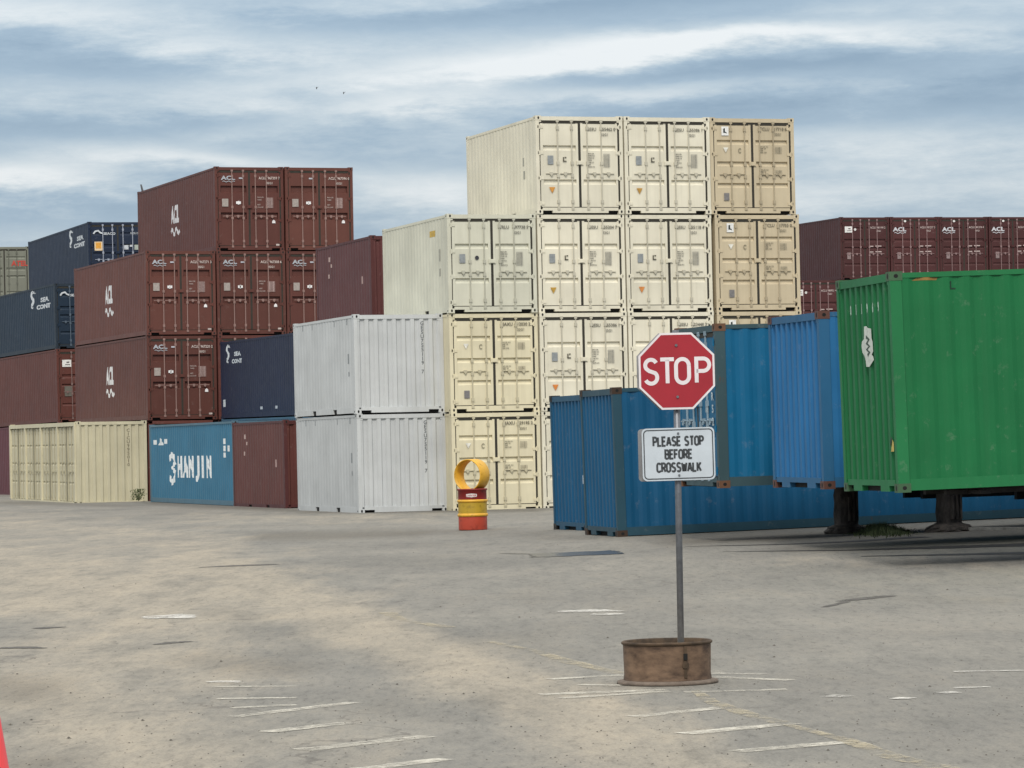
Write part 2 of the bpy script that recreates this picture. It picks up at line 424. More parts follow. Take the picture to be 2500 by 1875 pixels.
def door_markings(root, style, h, code, z0, hd):
    def F(f): return h*(1-f)
    if style == 'three' and code[0] == 'TRLU': door_mark(root, 'dotk', lambda: ell(.055, .055), .80, F(.445), (.03, .03, .04, 1), 'label_sticker')
    if style == 'three':
        own, num, chk = code
        door_mark(root, ('t', own), lambda: text_raw(own, .085, 1, .02), 1.56, F(.135), (.16, .155, .13, 1))
        door_mark(root, ('t', num), lambda: text_raw(num+' '+chk, .085, 1, .02), 2.02, F(.135), (.14, .135, .11, 1))
        door_mark(root, ('t', '22G1'), lambda: text_raw('22G1', .075, 1, .02), 1.92, F(.19), (.18, .175, .15, 1))
        door_mark(root, 'maxgr', lambda: lines_fig(['MAX.GR.', '30480 KG', '67200 LB', 'TARE', '2180 KG', 'NET', '28300 KG'], .036, .058), 1.44, F(.385), (.11, .105, .09, 1))
        door_mark(root, 'table', table_fig, 1.98, F(.46), (.33, .32, .28, 1))
        door_mark(root, 'plate', lambda: rect(.16, .23), .40, F(.452), (.27, .29, .30, 1), 'data_plate')
        if own != 'TRLU': door_mark(root, 'mk2', lambda: merge(rect(.10, .03, 0, -.05), rect(.035, .12, -.035, 0), rect(.05, .03, .02, .05)), .80, F(.445), (.12, .11, .08, 1))
        if own != 'TRLU': door_mark(root, 'tri', lambda: poly([(-.085, .075), (.085, .075), (0, -.085)]), .42+random.uniform(-.02, .02), F(.765+random.uniform(-.012, .012)), tuple(x*random.uniform(.8, 1.15) for x in ORANGE[:3])+(1,), 'hazard_label')
    elif style == 'four':
        own, num, chk = code
        door_mark(root, ('t', own), lambda: text_raw(own, .085, 1, .02), 1.58, F(.115), (.14, .125, .09, 1))
        door_mark(root, ('t', num), lambda: text_raw(num+' '+chk, .085, 1, .02), 2.02, F(.115), (.14, .125, .09, 1))
        door_mark(root, ('t', '22G1'), lambda: text_raw('22G1', .07, 1, .02), 1.96, F(.17), (.2, .18, .13, 1))
        for q, f in enumerate((.335, .575)):
            door_mark(root, 'blk%d' % q, lambda: lines_fig(['MAX.GR. KG', '30480  LB', '67200', 'TARE 2180'], .034, .05), 1.42, F(f-.035), (.12, .11, .08, 1))
            door_mark(root, 'tab2', lambda: merge(*[rect(.2, .009, 0, .08-.022*i) for i in range(8)], rect(.015, .17, .03, 0)), 1.97, F(f), (.3, .27, .2, 1))
        door_mark(root, 'trw', lambda: poly([(-.075, .065), (.075, .065), (0, -.075)]), .45, F(.335), (.78, .76, .68, 1), 'hazard_label')
        door_mark(root, 'pl2', lambda: rect(.15, .2), .45, F(.82), (.2, .19, .19, 1), 'data_plate')
        door_mark(root, 'cee', lambda: ribbon([(.04*math.cos(a/10*5-.0+.6), .055*math.sin(a/10*5+.6)) for a in range(11)], .02), .86, F(.34), (.25, .22, .15, 1))
    elif style == 'bands':
        door_mark(root, ('t', code), lambda: text_raw(code, .095, .9, .02), 1.93, F(.135), (.62, .52, .48, 1))
        door_mark(root, ('t', '45G1'), lambda: text_raw('45G1', .08, 1, .02), 1.93, F(.195), (.58, .5, .46, 1))
        door_mark(root, 'bw', lambda: lines_fig(['MAX.GR.', 'TARE', '', 'NET', 'CU.CAP.'], .045, .085), 1.50, F(.365), (.45, .36, .33, 1))
        door_mark(root, 'bt', lambda: merge(*[rect(.26, .012, 0, .17-.024*i) for i in range(15)], rect(.03, .36, -.06, 0), rect(.03, .36, .07, 0)), 1.93, F(.43), (.45, .33, .31, 1))
        door_mark(root, 'bp', lambda: rect(.22, .27), .36, F(.43), (.38, .33, .30, 1), 'data_plate')
        door_mark(root, 'bs', lambda: merge(rect(.17, .09), rect(.05, .12)), .83, F(.43), (.85, .83, .83, 1), 'label_sticker')
        door_mark(root, 'br', lambda: poly([(-.06, -.05), (.06, -.05), (.05, .03), (0, .07), (-.05, .03)]), 2.07, F(.655), (.85, .83, .83, 1), 'label_sticker')
        door_mark(root, 'bb', lambda: rect(.12, .06), 2.2, F(.93), (.55, .47, .44, 1), 'label_sticker')
def acl_fig(size): return merge(text_raw('ACL', size, 1.35, .045), shift(wave(size*2.9, size*.11, size*.14, 2.5), size*.15, -size*.85))
def seahorse(s):
    body = [(.05, .50), (-.03, .47), (-.10, .38), (-.13, .26), (-.05, .15), (.02, .05), (.03, -.08), (-.02, -.20), (-.10, -.28), (-.12, -.37), (-.04, -.43), (.03, -.38)]
    P = [(x*s, y*s) for x, y in body]
    return merge(ribbon(P[:5], .13*s), ribbon(P[4:9], .17*s), ribbon(P[8:], .07*s), shift(ell(.09*s, .06*s), .07*s, .43*s), ribbon([(.1*s, .42*s), (.22*s, .36*s)], .06*s))

# ------------------------------------------------------------------ container builder
BLOCK = {
'W': (0.746, 92.103, -0.049, 0.3194, -0.0045, -0.0035), 'GREY': (-4.05, 91.15, -0.019, 0.3250, -0.0033, -0.0015),
'B': (-12.445, 119.634, -0.145, 0.3248, 0.0018, -0.0057), 'C': (-17.892, 138.332, 0.007, 0.40, -0.0113, 0.0027),
'C4': (-16.864, 140.884, -0.025, 0.3338, -0.0060, 0.0005), 'BRN': (-6.536, 100.09, -0.063, 0.3250, -0.0025, -0.0013),
'M': (-3.963, 100.697, 0.0, 0.3177, -0.0032, 0.0), 'HAN': (-8.44, 105.79, -0.01, 0.311, 0.0, -.0015),
'NAVY': (-6.06, 106.407, 0.10, 0.3113, 0.0030, -0.0017), 'R': (15.238, 161.919, 0.127, 0.2828, 0.0099, -0.0024),
'G1': (1.247, 62.930, 0.085, -1.3576, 0.017, 0.0018), 'G0': (0.741, 67.985, 0.056, -1.3278, 0.012, 0.0003),
'B1': (2.696, 57.559, 0.988, -1.3531, 0.008, -0.0033), 'B2': (3.919, 53.242, 1.000, -1.3385, 0.010, -0.0024),
'GRN': (4.53, 48.28, 1.005, -1.371, 0.018, 0.0011)}
def bmat(b):
    x, y, z, yaw, p, q = BLOCK[b]
    return Matrix.Translation((x, y, z)) @ Matrix.Rotation(yaw, 4, 'Z') @ Matrix.Rotation(p, 4, 'X') @ Matrix.Rotation(-q, 4, 'Y')
GP = 2.475
FLIPX = Matrix.Translation((W_, 0, 0)) @ Matrix.Scale(-1, 4, (1, 0, 0))
def add_doors(root, h, style, col, rodcol, full=True, z0=.185, x0=.13, wd=None, T=Matrix.Identity(4), small=True, span=None):
    hd = h-z0-.185; span = span or (W_-.26); wd = (span-.05)/2
    lm = cached(('leaf', round(wd, 3), round(hd, 3), style), lambda: leaf_mesh(wd, hd, style))
    rm = cached(('rod', round(hd, 3)), lambda: rod_mesh(hd)); hm = cached('handle', handle_mesh); gm = cached('hinge', hinge_mesh)
    out = []
    for k in range(2):
        dx = x0 if k == 0 else x0+wd+.05
        d = obj('door', lm, root, T @ Matrix.Translation((dx, .022, z0)), col); out.append(d)
        if not full: continue
        xs = (wd*.45, wd*.82) if k == 0 else (wd*.18, wd*.55)
        for j, x in enumerate(xs):
            obj('lock_rod', rm, d, Matrix.Translation((x, -.008, 0)), rodcol)
            s = -1 if k == 0 else 1
            if small:
                M = Matrix.Translation((x, -.012, hd*.40)) @ (Matrix.Scale(-1, 4, (1, 0, 0)) if s < 0 else Matrix.Identity(4))
                obj('door_handle', hm, d, M, rodcol)
        if small:
            for f in (.04, .34, .64, .95):
                x = -.02 if k == 0 else wd+.02
                M = Matrix.Translation((x, .0, hd*f)) @ (Matrix.Identity(4) if k == 0 else Matrix.Scale(-1, 4, (1, 0, 0)))
                obj('hinge', gm, d, M, col)
    return z0, hd
def container(blk, c, r_z, h, L, kind, col, label, group, rust=.15, y=0., dx=0., style='three', marks=None, detail=2, dep=.020,
              frame_col=None, fit_col=None, rod_col=None, frame_rust=None, name='shipping_container', far_doors=False, tun=None):
    dep = {'W': .009, 'GREY': .009, 'BRN': .012, 'M': .012, 'NAVY': .010, 'B': .015, 'C': .012, 'C4': .012, 'R': .012}.get(blk, dep); CUR[0] = dep; M = bmat(blk) @ Matrix.Translation((c*GP+dx, y, r_z))
    root = thing(name, label, 'container', M, group)
    if kind == 'hidden': detail = 0; kind = 'door'
    paint = (*col, rust); fr = (*(frame_col or col), rust if frame_rust is None else frame_rust); ft = (*(fit_col or frame_col or col), min(1, rust+.25 if frame_rust is None else frame_rust))
    tun = (L > 7 and kind == 'blank') if tun is None else tun
    obj('frame', cached(('frame', h, L, tun), lambda: frame_mesh(h, L, tun, L < 7)), root, None, fr)
    sm = cached(('side', h, L, dep), lambda: side_mesh(h, L))
    if kind != 'sideopen': obj('side_panel', sm, root, None, paint)
    obj('side_panel', sm, root, FLIPX, paint)
    obj('roof_panel', cached(('roof', h, L), lambda: roof_mesh(h, L)), root, None, paint)
    em = cached(('endp', h), lambda: endp_mesh(h))
    FY = Matrix.Translation((0, L, 0)) @ Matrix.Scale(-1, 4, (0, 1, 0))
    obj('end_panel', em, root, FY, paint)
    if detail:
        fm = cached('fit', fitting_mesh)
        for x in (0, W_-.162):
            for yy in (0, L-.178):
                for z in (0, h-.12):
                    if detail < 2 and yy > 1: continue
                    obj('corner_fitting', fm, root, Matrix.Translation((x, yy, z)), ft)
    z0, hd = .185, h-.37
    if kind in ('blank', 'sideopen'):
        obj('end_panel', em, root, None, paint)
    else:
        rc = (*(rod_col or tuple(min(1, x*.72) for x in col)), rust*.6)
        z0, hd = add_doors(root, h, style, paint, rc, full=detail > 0, small=detail > 1)
        obj('door_gasket', cached(('gask', h), lambda: gasket_mesh(h, z0, hd)), root)
        if detail > 1:
            obj('lock_plate', cached('lp', lockplate_mesh), root, Matrix.Translation((W_/2, -.005, h*.52)), paint)
    if kind == 'sideopen':
        T = Matrix.Rotation(-math.pi/2, 4, 'Z')           # door x runs towards -y
        m = MB()
        for q in range(5): yq = max(.165, min(L-.165, L-.17-q*2.963)); m.box(-.052, .03, yq-.085, yq+.085, .165, h-.03)
        m.box(-.050, .03, .26, L-.26, h-.16, h-.03); m.box(-.050, .03, .26, L-.26, .03, .165); obj('bay_frame', m.mesh('bay_frame', PM), root, None, (*tuple(x*1.08 for x in col), rust))
        m = MB()
        for q in range(4): yq = L-.17-q*2.963-1.48; m.box(-.012, .03, yq-.05, yq+.05, .17, h-.16)
        obj('door_gasket', m.mesh('door_gasket', PM), root, None, (*tuple(x*.42 for x in col), .1))
        for q in range(4):
            TT = Matrix.Translation((-.012, L-.17-q*2.963, 0)) @ T
            rc = tuple(x*.8 for x in col)
            add_doors(root, h, 'soft', paint, (*rc, .2), full=True, small=True, x0=.03, T=TT, span=2.90)
        m = MB(); m.box(.06, .066, .15, L-.15, .15, h-.08); obj('inner_wall', m.mesh('inner_wall', [RUBBER]), root)
    if marks: marks(root, z0, hd)
    return root

# colours
CREAM = (.69, .65, .53); CREAMY = (.66, .60, .43); PALE = (.58, .57, .47); TAN = (.53, .45, .315); GREY = (.50, .515, .52)
BROWN = (.112, .038, .030); BROWN2 = (.074, .024, .024); NAVY = (.012, .027, .050); NAVY2 = (.008, .014, .042); OLIVE = (.185, .19, .155)
STEELB = (.05, .12, .18); HANB = (.044, .158, .255)
BLU = (.004, .078, .175); BLU1 = (.004, .085, .18); BLU2 = (.018, .135, .32); GRN = (.006, .128, .040)

# --- the cream wall of containers, door ends to the camera
codes = [('GESU', '223448', '3'), ('GESU', '555386', '1'), ('TRLU', '797738', '5'), ('GESU', '755580', '2'), ('GESU', '755462', '0'), ('MAXU', '212030', '2'), ('GESU', '755204', '7'), ('GESU', '755118', '4'), ('MAXU', '229195', '3')]
rows = {1: 'bottom', 2: 'second', 3: 'third', 4: 'top'}
gW = 'cream and tan containers stacked with their doors to the yard'
def mk(style, code, h=H8, extra=None):
    def f(root, z0, hd):
        door_markings(root, style, h, code, z0, hd)
        if extra: extra(root)
    return f
def logoL(root):
    door_mark(root, 'sqw', lambda: rect(.20, .24), .44, H8*.86, (.82, .82, .80, 1), 'label_sticker')
    door_mark(root, 'sqk', lambda: merge(poly([(-.05, -.05), (.0, -.05), (.0, .08), (-.05, .06)]), poly([(0, -.05), (.05, -.07), (.04, -.03), (0, -.02)])), .44, H8*.86, (.02, .03, .03, 1), y=.001)
def sideyellow(root):
    side_mark(root, 'yl', lambda: rect(.5, .16), L20, 1.35, 2.15, (.55, .36, .06, 1), name='label_sticker')
    side_mark(root, 'cd', lambda: rect(.12, .32), L20, .75, 1.55, (.35, .34, .28, 1)); side_mark(root, 'cd2', lambda: rect(.12, .2), L20, .75, 1.1, (.35, .34, .28, 1))
container('W', -1, 0, H8, L20, 'door', CREAMY, 'warm cream container on the ground behind the yellow drum, grey containers to its left', gW, .08, style='four', marks=mk('four', codes[8]))
container('W', -1, H8, H8, L20, 'door', CREAMY, 'warm cream container with four-panel doors, second up in the leftmost cream column beside grey container', gW, .08, style='four', marks=mk('four', codes[5]), y=.02)
container('W', -1, 2*H8, H8, L20, 'door', PALE, 'pale grey-cream container with long side showing, on top of the leftmost cream column', gW, .08, marks=mk('three', codes[2], extra=sideyellow), y=-.03, dx=-.015)
WL = {(0, 1): 'cream container on the ground, mostly hidden behind the left end of the blue containers',
      (0, 2): 'cream container above and behind the short blue container, three-panel doors and orange triangle',
      (0, 3): 'cream container third up, between the pale grey-cream one and another cream one',
      (0, 4): 'cream container at the top left of the highest stack, long side against the sky',
      (1, 1): 'cream container on the ground behind the long blue container', (1, 2): 'cream container partly hidden behind the red stop sign',
      (1, 3): 'cream container third up, directly left of the lower fully visible tan container',
      (1, 4): 'cream container on the top row between a cream and a tan one',
      (2, 1): 'tan container on the ground behind the blue containers', (2, 2): 'tan container whose top edge shows above the blue containers',
      (2, 3): 'tan container third up with white square label, right under the topmost tan one',
      (2, 4): 'tan container on the top right corner of the highest stack'}
k = 0
for c in (0, 1, 2):
    for r in (1, 2, 3, 4):
        hid = (r == 1 and c > 0)
        jit = random.uniform(-.03, .03)
        if c < 2:
            k += 1
            def ex(root, r=r, c=c):
                if c == 0 and r == 4:
                    side_mark(root, 'cd3', lambda: rect(.14, .22), L20, 1.1, 1.45, (.35, .34, .28, 1)); side_mark(root, 'cd4', lambda: rect(.14, .22), L20, 1.05, 1.1, (.35, .34, .28, 1))
            cc = codes[[0, 3, 4, 6, 1, 7][(k*5) % 6]]
            container('W', c, (r-1)*H8, H8, L20, 'hidden' if hid else 'door', (lambda q: tuple(x*q for x in CREAM))(random.uniform(.96, 1.03)), WL[(c, r)], gW, random.uniform(.03, .26),
                      marks=None if hid else mk('three', cc, extra=ex), y=jit)
        else:
            container('W', c, (r-1)*H8, H8, L20, 'hidden' if hid else 'door', TAN, WL[(c, r)], gW, random.uniform(.08, .28), style='four', dx=.06 if r < 4 else -.03,
                      marks=None if hid else mk('four', ('TCLU', '117718', '6') if r == 4 else ('TCLU', '117755', '0'), extra=logoL), y=jit)
# --- grey pair
def grey_marks(root, z0, hd):
    end_mark(root, 'gcode', lambda: merge(*[shift(text_raw(ch, .10, 1, .02), 0, .62-.115*i) for i, ch in enumerate('GESU755119 7')]), 1.86, 1.72, (.10, .11, .12, 1))
    side_mark(root, 'gs1', lambda: rect(.13, .26), L20, .62, 1.45, (.26, .28, .29, 1)); side_mark(root, 'gs2', lambda: rect(.13, .12), L20, .6, 1.05, (.3, .32, .33, 1))
    for yy in (.7, 1.9, 4.1, 5.1): side_mark(root, 'gt', lambda: rect(.06, .16), L20, yy, 2.42, (.28, .3, .31, 1))
container('GREY', 0, 0, H8, L20, 'blank', GREY, 'scuffed light grey container on the ground left of the yellow drum', 'light grey containers', .22, marks=grey_marks)
container('GREY', 0, H8, H8, L20, 'blank', tuple(x*1.06 for x in GREY), 'light grey container stacked on top of another grey one', 'light grey containers', .06, marks=grey_marks, dx=-.03)

# --- brown high stacks on the left
gB = 'brown containers with white markings, door ends to the yard'
def brown_marks(code, acl=True, side=False):
    def f(root, z0, hd):
        door_markings(root, 'bands', H9, code, z0, hd)
        if acl: door_mark(root, 'acl', lambda: acl_fig(.15), .47, H9*.865, (.42, .44, .48, 1), 'logo')
        door_mark(root, 'dash', lambda: rect(.13, .05), .92, H9*.862, (.5, .5, .55, 1))
        if side: side_mark(root, 'aclbig', lambda: merge(text_raw('ACL', .66, .78, .06), shift(wave(1.35, .10, .13, 2), 0, -.62)), L40, 6.1, H9*.57, (.72, .72, .74, 1), name='logo')
    return f
BL = {(0, 1): 'brown container mostly hidden behind the pale blue container with large white lettering',
      (0, 2): 'brown container second up on the left, long side showing, right above the cream container end',
      (0, 3): 'brown container third up, long side with white logo, left end of the row of three',
      (1, 1): 'brown container at the bottom behind the pale blue container', (1, 2): 'brown container of which only the top edge shows above the dark blue one',
      (1, 3): 'brown container third up, middle one of the row of three', (1, 4): 'topmost brown container on the left, long side showing against the sky',
      (2, 1): 'brown container at the bottom hidden behind the grey container', (2, 2): 'brown container hidden behind the upper grey container',
      (2, 3): 'brown container third up, cut off by the plain brown container side on its right', (2, 4): 'top right brown container of the left stack, without a logo on its door'}
for (c, r), lab in BL.items():
    hid = r == 1 or (c == 2 and r == 2)
    container('B', c, (r-1)*H9, H9, L40, 'hidden' if hid else 'door', (lambda q: (BROWN[0]*q, BROWN[1]*q*random.uniform(.97, 1.06), BROWN[2]*q))(random.uniform(.90, 1.10)), lab, gB, .20, style='bands',
              marks=None if hid else brown_marks('ACLU 967%03d %d' % (118+37*c+51*r, (c*3+r) % 10), acl=(c, r) != (2, 4), side=(c, r) in ((0, 2), (0, 3), (1, 4))),
              rod_col=(.27, .17, .15), y=random.uniform(-.05, .05), detail=2)
def cream_code(root, z0, hd):
    end_mark(root, 'ccode', lambda: merge(*[shift(text_raw(ch, .11, 1, .02), 0, .62-.13*i) for i, ch in enumerate('CICU995010')]), 1.80, 1.95, (.14, .12, .08, 1))
container('B', -1, 0, H9, L40, 'sideopen', (.54, .50, .36), 'cream container on the ground at left with four pairs of doors along its side',
          None, .18, marks=cream_code, dx=-.01, name='side_door_container')
# flap standing up at the far corner of the topmost brown container
m = MB(); m.add([(0, 0, 0), (.05, .25, 0), (-.10, .25, .26), (-.16, .0, .24)], [(0, 1, 2, 3)]); m.add([(0.01, 0, 0), (.06, .25, 0), (-.09, .25, .26), (-.15, .0, .24)], [(3, 2, 1, 0)])

# --- far left: navy, brown, olive
gN = 'dark blue containers on the left'
def sxy(vf, kx, ky): return [(x*kx, y*ky) for x, y in vf[0]], vf[1]
def navy_marks(root, z0, hd, L=L40, h=H8, door=True):
    side_mark(root, 'horse', lambda: sxy(seahorse(.72), 2.6, 1.), L, 3.35, h-.50, (.66, .70, .74, 1), name='logo')
    side_mark(root, 'sea1', lambda: text_raw('SEA', .19, 3.0, .05), L, 1.55, h-.55, (.62, .66, .70, 1), name='logo')
    side_mark(root, 'sea2', lambda: text_raw('CONT', .19, 3.0, .05), L, 1.75, h-.82, (.62, .66, .70, 1), name='logo')
    if door:
        if L < 7 or (root.matrix_basis.translation.z > 8):
            door_mark(root, 'orsq', lambda: rect(.32, .36), .42, h*.62, (.80, .62, .40, 1), 'hazard_label')
            door_mark(root, 'orsq2', lambda: rect(.22, .24), .42, h*.63, (.75, .36, .05, 1), 'hazard_label', y=.001)
        door_mark(root, 'swoosh', lambda: merge(ribbon([(-.48, -.05), (-.40, .05), (-.28, .08), (-.2, 0), (-.1, -.03)], .06), shift(text_raw('SEACO', .10, 1.2, .03), .18, -.04)), .70, h*.83, (.62, .66, .70, 1), 'logo')
        door_mark(root, 'wh1', lambda: merge(rect(.18, .18, 0, 0), rect(.12, .08, .2, .06)), 1.56, h*.60, (.55, .58, .62, 1), 'label_sticker')
        door_mark(root, 'wh2', lambda: rect(.25, .2), 2.02, h*.6, (.42, .47, .42, 1), 'label_sticker')
        door_mark(root, 'cdn', lambda: text_raw('GESU 522 8', .08, 1, .02), 2.0, h*.82, (.55, .58, .62, 1))
container('C', 0, 0, H9, L40, 'door', (.115, .036, .046), 'maroon container at the far left edge on the ground, beyond the cream side-door one', gB, .12, style='bands', rod_col=(.25, .16, .15),
          marks=lambda root, z0, hd: side_mark(root, 'mw', lambda: merge(rect(1.6, .38, 0, .2), rect(1.2, .34, .2, -.32)), L40, 6.2, 2.05, (.6, .58, .58, 1), name='logo'))
def c2(root, z0, hd):
    door_mark(root, 'wq', lambda: rect(.38, .28), .42, H9*.80, (.80, .79, .77, 1), 'label_sticker'); door_mark(root, 'wq2', lambda: merge(rect(.12, .05, .04, .04), rect(.2, .03, .03, -.05)), .42, H9*.80, (.15, .13, .13, 1), y=.001)
    door_mark(root, 'wq3', lambda: rect(.3, .4), .45, H9*.42, (.14, .13, .11, 1), 'data_plate')
container('C', 0, H9, H9, L40, 'door', BROWN, 'brown container at the left edge under a dark blue one, white placard on its door', gB, .18, style='close', marks=c2, rod_col=(.2, .13, .12))
container('C', 0, 2*H9, H8, L40, 'door', NAVY, 'dark blue container at the left edge, third up, lower of the two with horse logo', gN, .08, style='close', marks=navy_marks, rod_col=(.09, .12, .16), frame_col=(.02, .032, .048))
container('C4', 0, 2*H9+H8, H8, L40, 'door', (.012, .022, .048), 'dark blue container on the top row at left with orange square on its door', gN, .06, style='close', marks=navy_marks, rod_col=(.32, .35, .42))
p = at_depth(-52, 602, 168); z4 = p.z-H9
BLOCK['E'] = (p.x, p.y, z4-3*H9, .33, 0, 0)
for r in range(4):
    container('E', 0, r*H9, H9, L40, 'door' if r == 3 else 'hidden', OLIVE, 'olive grey container with red lettering, highest at the far left edge' if r == 3 else 'olive grey container hidden behind the dark blue ones, level %d' % (r+1),
              'olive containers', .12, style='close', detail=1,
              marks=(lambda root, z0, hd: door_mark(root, 'tel', lambda: text_raw('ATEL', .26, 1.0, .04), 1.95, H9*.72, (.50, .06, .04, 1), 'logo')) if r == 3 else None)

# --- middle ground: brown 20s, navy, pale blue
def brn_marks(root, z0, hd):
    side_mark(root, 'bm1', lambda: merge(rect(.16, .14, 0, .2), rect(.12, .1, .2, 0), rect(.14, .12, -.1, -.3)), L20, 4.55, 1.95, (.50, .36, .33, 1))
    side_mark(root, 'bm2', lambda: rect(.12, .22), L20, 1.0, 1.35, (.42, .28, .26, 1))
container('BRN', 0, 0, H8, L20, 'blank', (.115, .038, .032), 'plain brown container on the ground between the grey and the pale blue lettered one', 'plain brown containers', .22, marks=brn_marks, frame_col=(.085, .026, .026))
container('M', 0, 2*H8, H8, L20, 'blank', (.105, .036, .036), 'plain brown container third up, left of the pale grey-cream one', 'plain brown containers', .24, marks=brn_marks, frame_col=(.085, .026, .026))
container('M', 0, H8, H8, L20, 'hidden', BROWN, 'brown container hidden behind the upper grey container, second level', 'plain brown containers', .2)
container('M', 0, 0, H8, L20, 'hidden', BROWN, 'brown container hidden behind the lower grey container, on the ground', 'plain brown containers', .2)
def navy20(root, z0, hd):
    side_mark(root, 'horse2', lambda: sxy(seahorse(.62), 2.3, 1.), L40, 11.1, H8-.46, (.70, .73, .76, 1), name='logo')
    side_mark(root, 'sea1b', lambda: text_raw('SEA', .15, 2.9, .05), L40, 9.75, H8-.46, (.62, .66, .70, 1), name='logo')
    side_mark(root, 'sea2b', lambda: text_raw('CONT', .15, 2.6, .05), L40, 9.85, H8-.70, (.62, .66, .70, 1), name='logo')
    side_mark(root, 'nv1', lambda: rect(.34, .24), L40, 11.75, H8*.20, (.6, .62, .64, 1), name='label_sticker')
    for yy in (6.6, 4.6): side_mark(root, 'nv2', lambda: rect(.34, .09), L40, yy, .30, (.5, .52, .55, 1), name='label_sticker')
container('NAVY', 0, 0, H8, L40, 'blank', STEELB, 'dull steel blue container of which only the top strip shows under the dark blue one', gN, .2)
container('NAVY', 0, H8, H8, L40, 'blank', NAVY2, 'dark blue container side left of the upper grey container, white horse logo', gN, .05, marks=navy20)
def han_marks(root, z0, hd):
    L = L40
    side_mark(root, 'han', lambda: merge(*[shift(sxy(text_raw(ch, .70 if ch != 'J' else .82, 1, .07), {'I': 1.6, 'J': 1.6}.get(ch, 1.12), 1), (i-2.5)*.84, 0 if ch != 'J' else -.06) for i, ch in enumerate('HANJIN')]), L, 5.5, 1.19, (.80, .84, .86, 1), name='logo')
    side_mark(root, 'han3', lambda: ribbon([(-.42, .30), (-.15, .44), (.25, .36), (.38, .18), (0, .02), (.38, -.12), (.28, -.34), (-.12, -.46), (-.42, -.30)], .20), L, 8.72, 1.14, (.80, .84, .86, 1), name='logo')
    side_mark(root, 'hanc', lambda: merge(rect(.55, .15, -.85, 0), poly([(-.35, -.1), (-.05, .14), (.25, .02), (.4, -.1)]), rect(.5, .16, .8, .02)), L, 10.45, 2.0, (.74, .78, .80, 1))
    side_mark(root, 'hand', lambda: merge(rect(.42, .17, 0, .22), rect(.42, .17, 0, 0), rect(.42, .15, 0, -.2), rect(.32, .18, .5, 0)), L, 1.25, 1.75, (.74, .78, .80, 1))
container('HAN', 0, 0, H8, L40, 'blank', HANB, 'pale blue container side on the ground with large white HANJIN lettering', None, .10, marks=han_marks, dep=.030, frame_col=(.085, .17, .23))

# --- far right brown row
gR = 'brown containers in the row behind the green container'
def r_marks(code, first=False):
    def f(root, z0, hd):
        if first:
            door_mark(root, 'wq', lambda: rect(.38, .28), .42, H9*.80, (.80, .79, .77, 1), 'label_sticker'); door_mark(root, 'wq2', lambda: merge(rect(.12, .05, .04, .04), rect(.2, .03, .03, -.05)), .42, H9*.80, (.15, .13, .13, 1), y=.001)
            door_mark(root, 'dot', lambda: ell(.06, .06), .74, H9*.80, (.7, .68, .66, 1))
        else:
            door_mark(root, 'aclr', lambda: acl_fig(.20), .46, H9*.80, (.60, .60, .64, 1), 'logo')
            door_mark(root, 'dot2', lambda: ell(.06, .05), .74, H9*.93, (.8, .78, .76, 1))
        door_mark(root, ('t', code), lambda: text_raw(code, .095, .9, .02), 1.86, H9*.83, (.58, .46, .44, 1))
        door_mark(root, ('t', '45G1'), lambda: text_raw('45G1', .09, 1, .02), 1.90, H9*.775, (.55, .45, .43, 1))
        for q, f_ in enumerate((.53, .44)): door_mark(root, 'rl%d' % q, lambda: merge(rect(.18, .05, -.22, 0), rect(.3, .05, .12, .01)), 1.76, H9*f_, (.5, .4, .38, 1))
        door_mark(root, 'rp', lambda: rect(.18, .3), .42, H9*.38, (.27, .2, .2, 1), 'data_plate')
    return f
RT = {0: 'brown container first in the far right row, long side and white placard showing', 1: 'brown container second in the far right row above the green container',
      2: 'brown container third in the far right row above the green container', 3: 'brown container cut off by the right edge of the picture in the far row'}
for c in range(4):
    for r in (1, 2, 3, 4):
        top = r == 4
        container('R', c, (r-1)*H9, H9, L40, 'door' if top else 'hidden', (lambda q: tuple(x*q for x in BROWN2))(random.uniform(.85, 1.1)), RT[c] if top else 'brown container hidden behind the green container, far row column %d level %d' % (c+1, r),
                  gR, .15, style='close', marks=r_marks('ACLU 98%04d %d' % (1100+c*137, c+2), c == 0) if top else None, rod_col=(.26, .17, .17), y=random.uniform(-.04, .04))
for r in (1, 2, 3):
    container('R', -1, (r-1)*H9, H9, L40, 'door' if r == 3 else 'hidden', BROWN2, 'brown container just glimpsed between the tan stack and the green container, below the row top' if r == 3 else 'brown container hidden behind the blue containers, far row level %d' % r,
              gR, .15, style='close', marks=r_marks('ACLU 980921 4', True) if r == 3 else None, rod_col=(.26, .17, .17))

# --- blue and green containers on the right, turned across the view
gU = 'blue containers on the right'
DIRTY = (.040, .078, .090)
container('G0', 0, 0, H8, L40, 'blank', BLU, 'blue container on the ground, left and rear of the two blue ends', gU, .25, fit_col=(.02, .02, .02), frame_col=(.012, .075, .14), tun=True,
          marks=lambda root, z0, hd: end_mark(root, 'g0l', lambda: rect(.12, .16), 2.22, .98, (.7, .74, .8, 1), 'label_sticker'))
container('G1', 0, 0, H8, L40, 'blank', BLU, 'long weathered blue container on the ground running behind the stop sign pole', gU, .30, frame_col=(.020, .062, .09), fit_col=(.05, .030, .02), frame_rust=.55, tun=True)
def b1_marks(root, z0, hd):
    for i, ch in enumerate('CNDR52'):
        door_mark(root, ('b1', ch), lambda ch=ch: text_raw(ch, .13, 1.2, .03), 2.16, 2.05-.20*i, (.50, .58, .62, 1))
    for i, ch in enumerate('MAX'):
        door_mark(root, ('b1', ch), lambda ch=ch: text_raw(ch, .11, 1.3, .03), 1.82, 1.25-.22*i, (.50, .58, .62, 1))
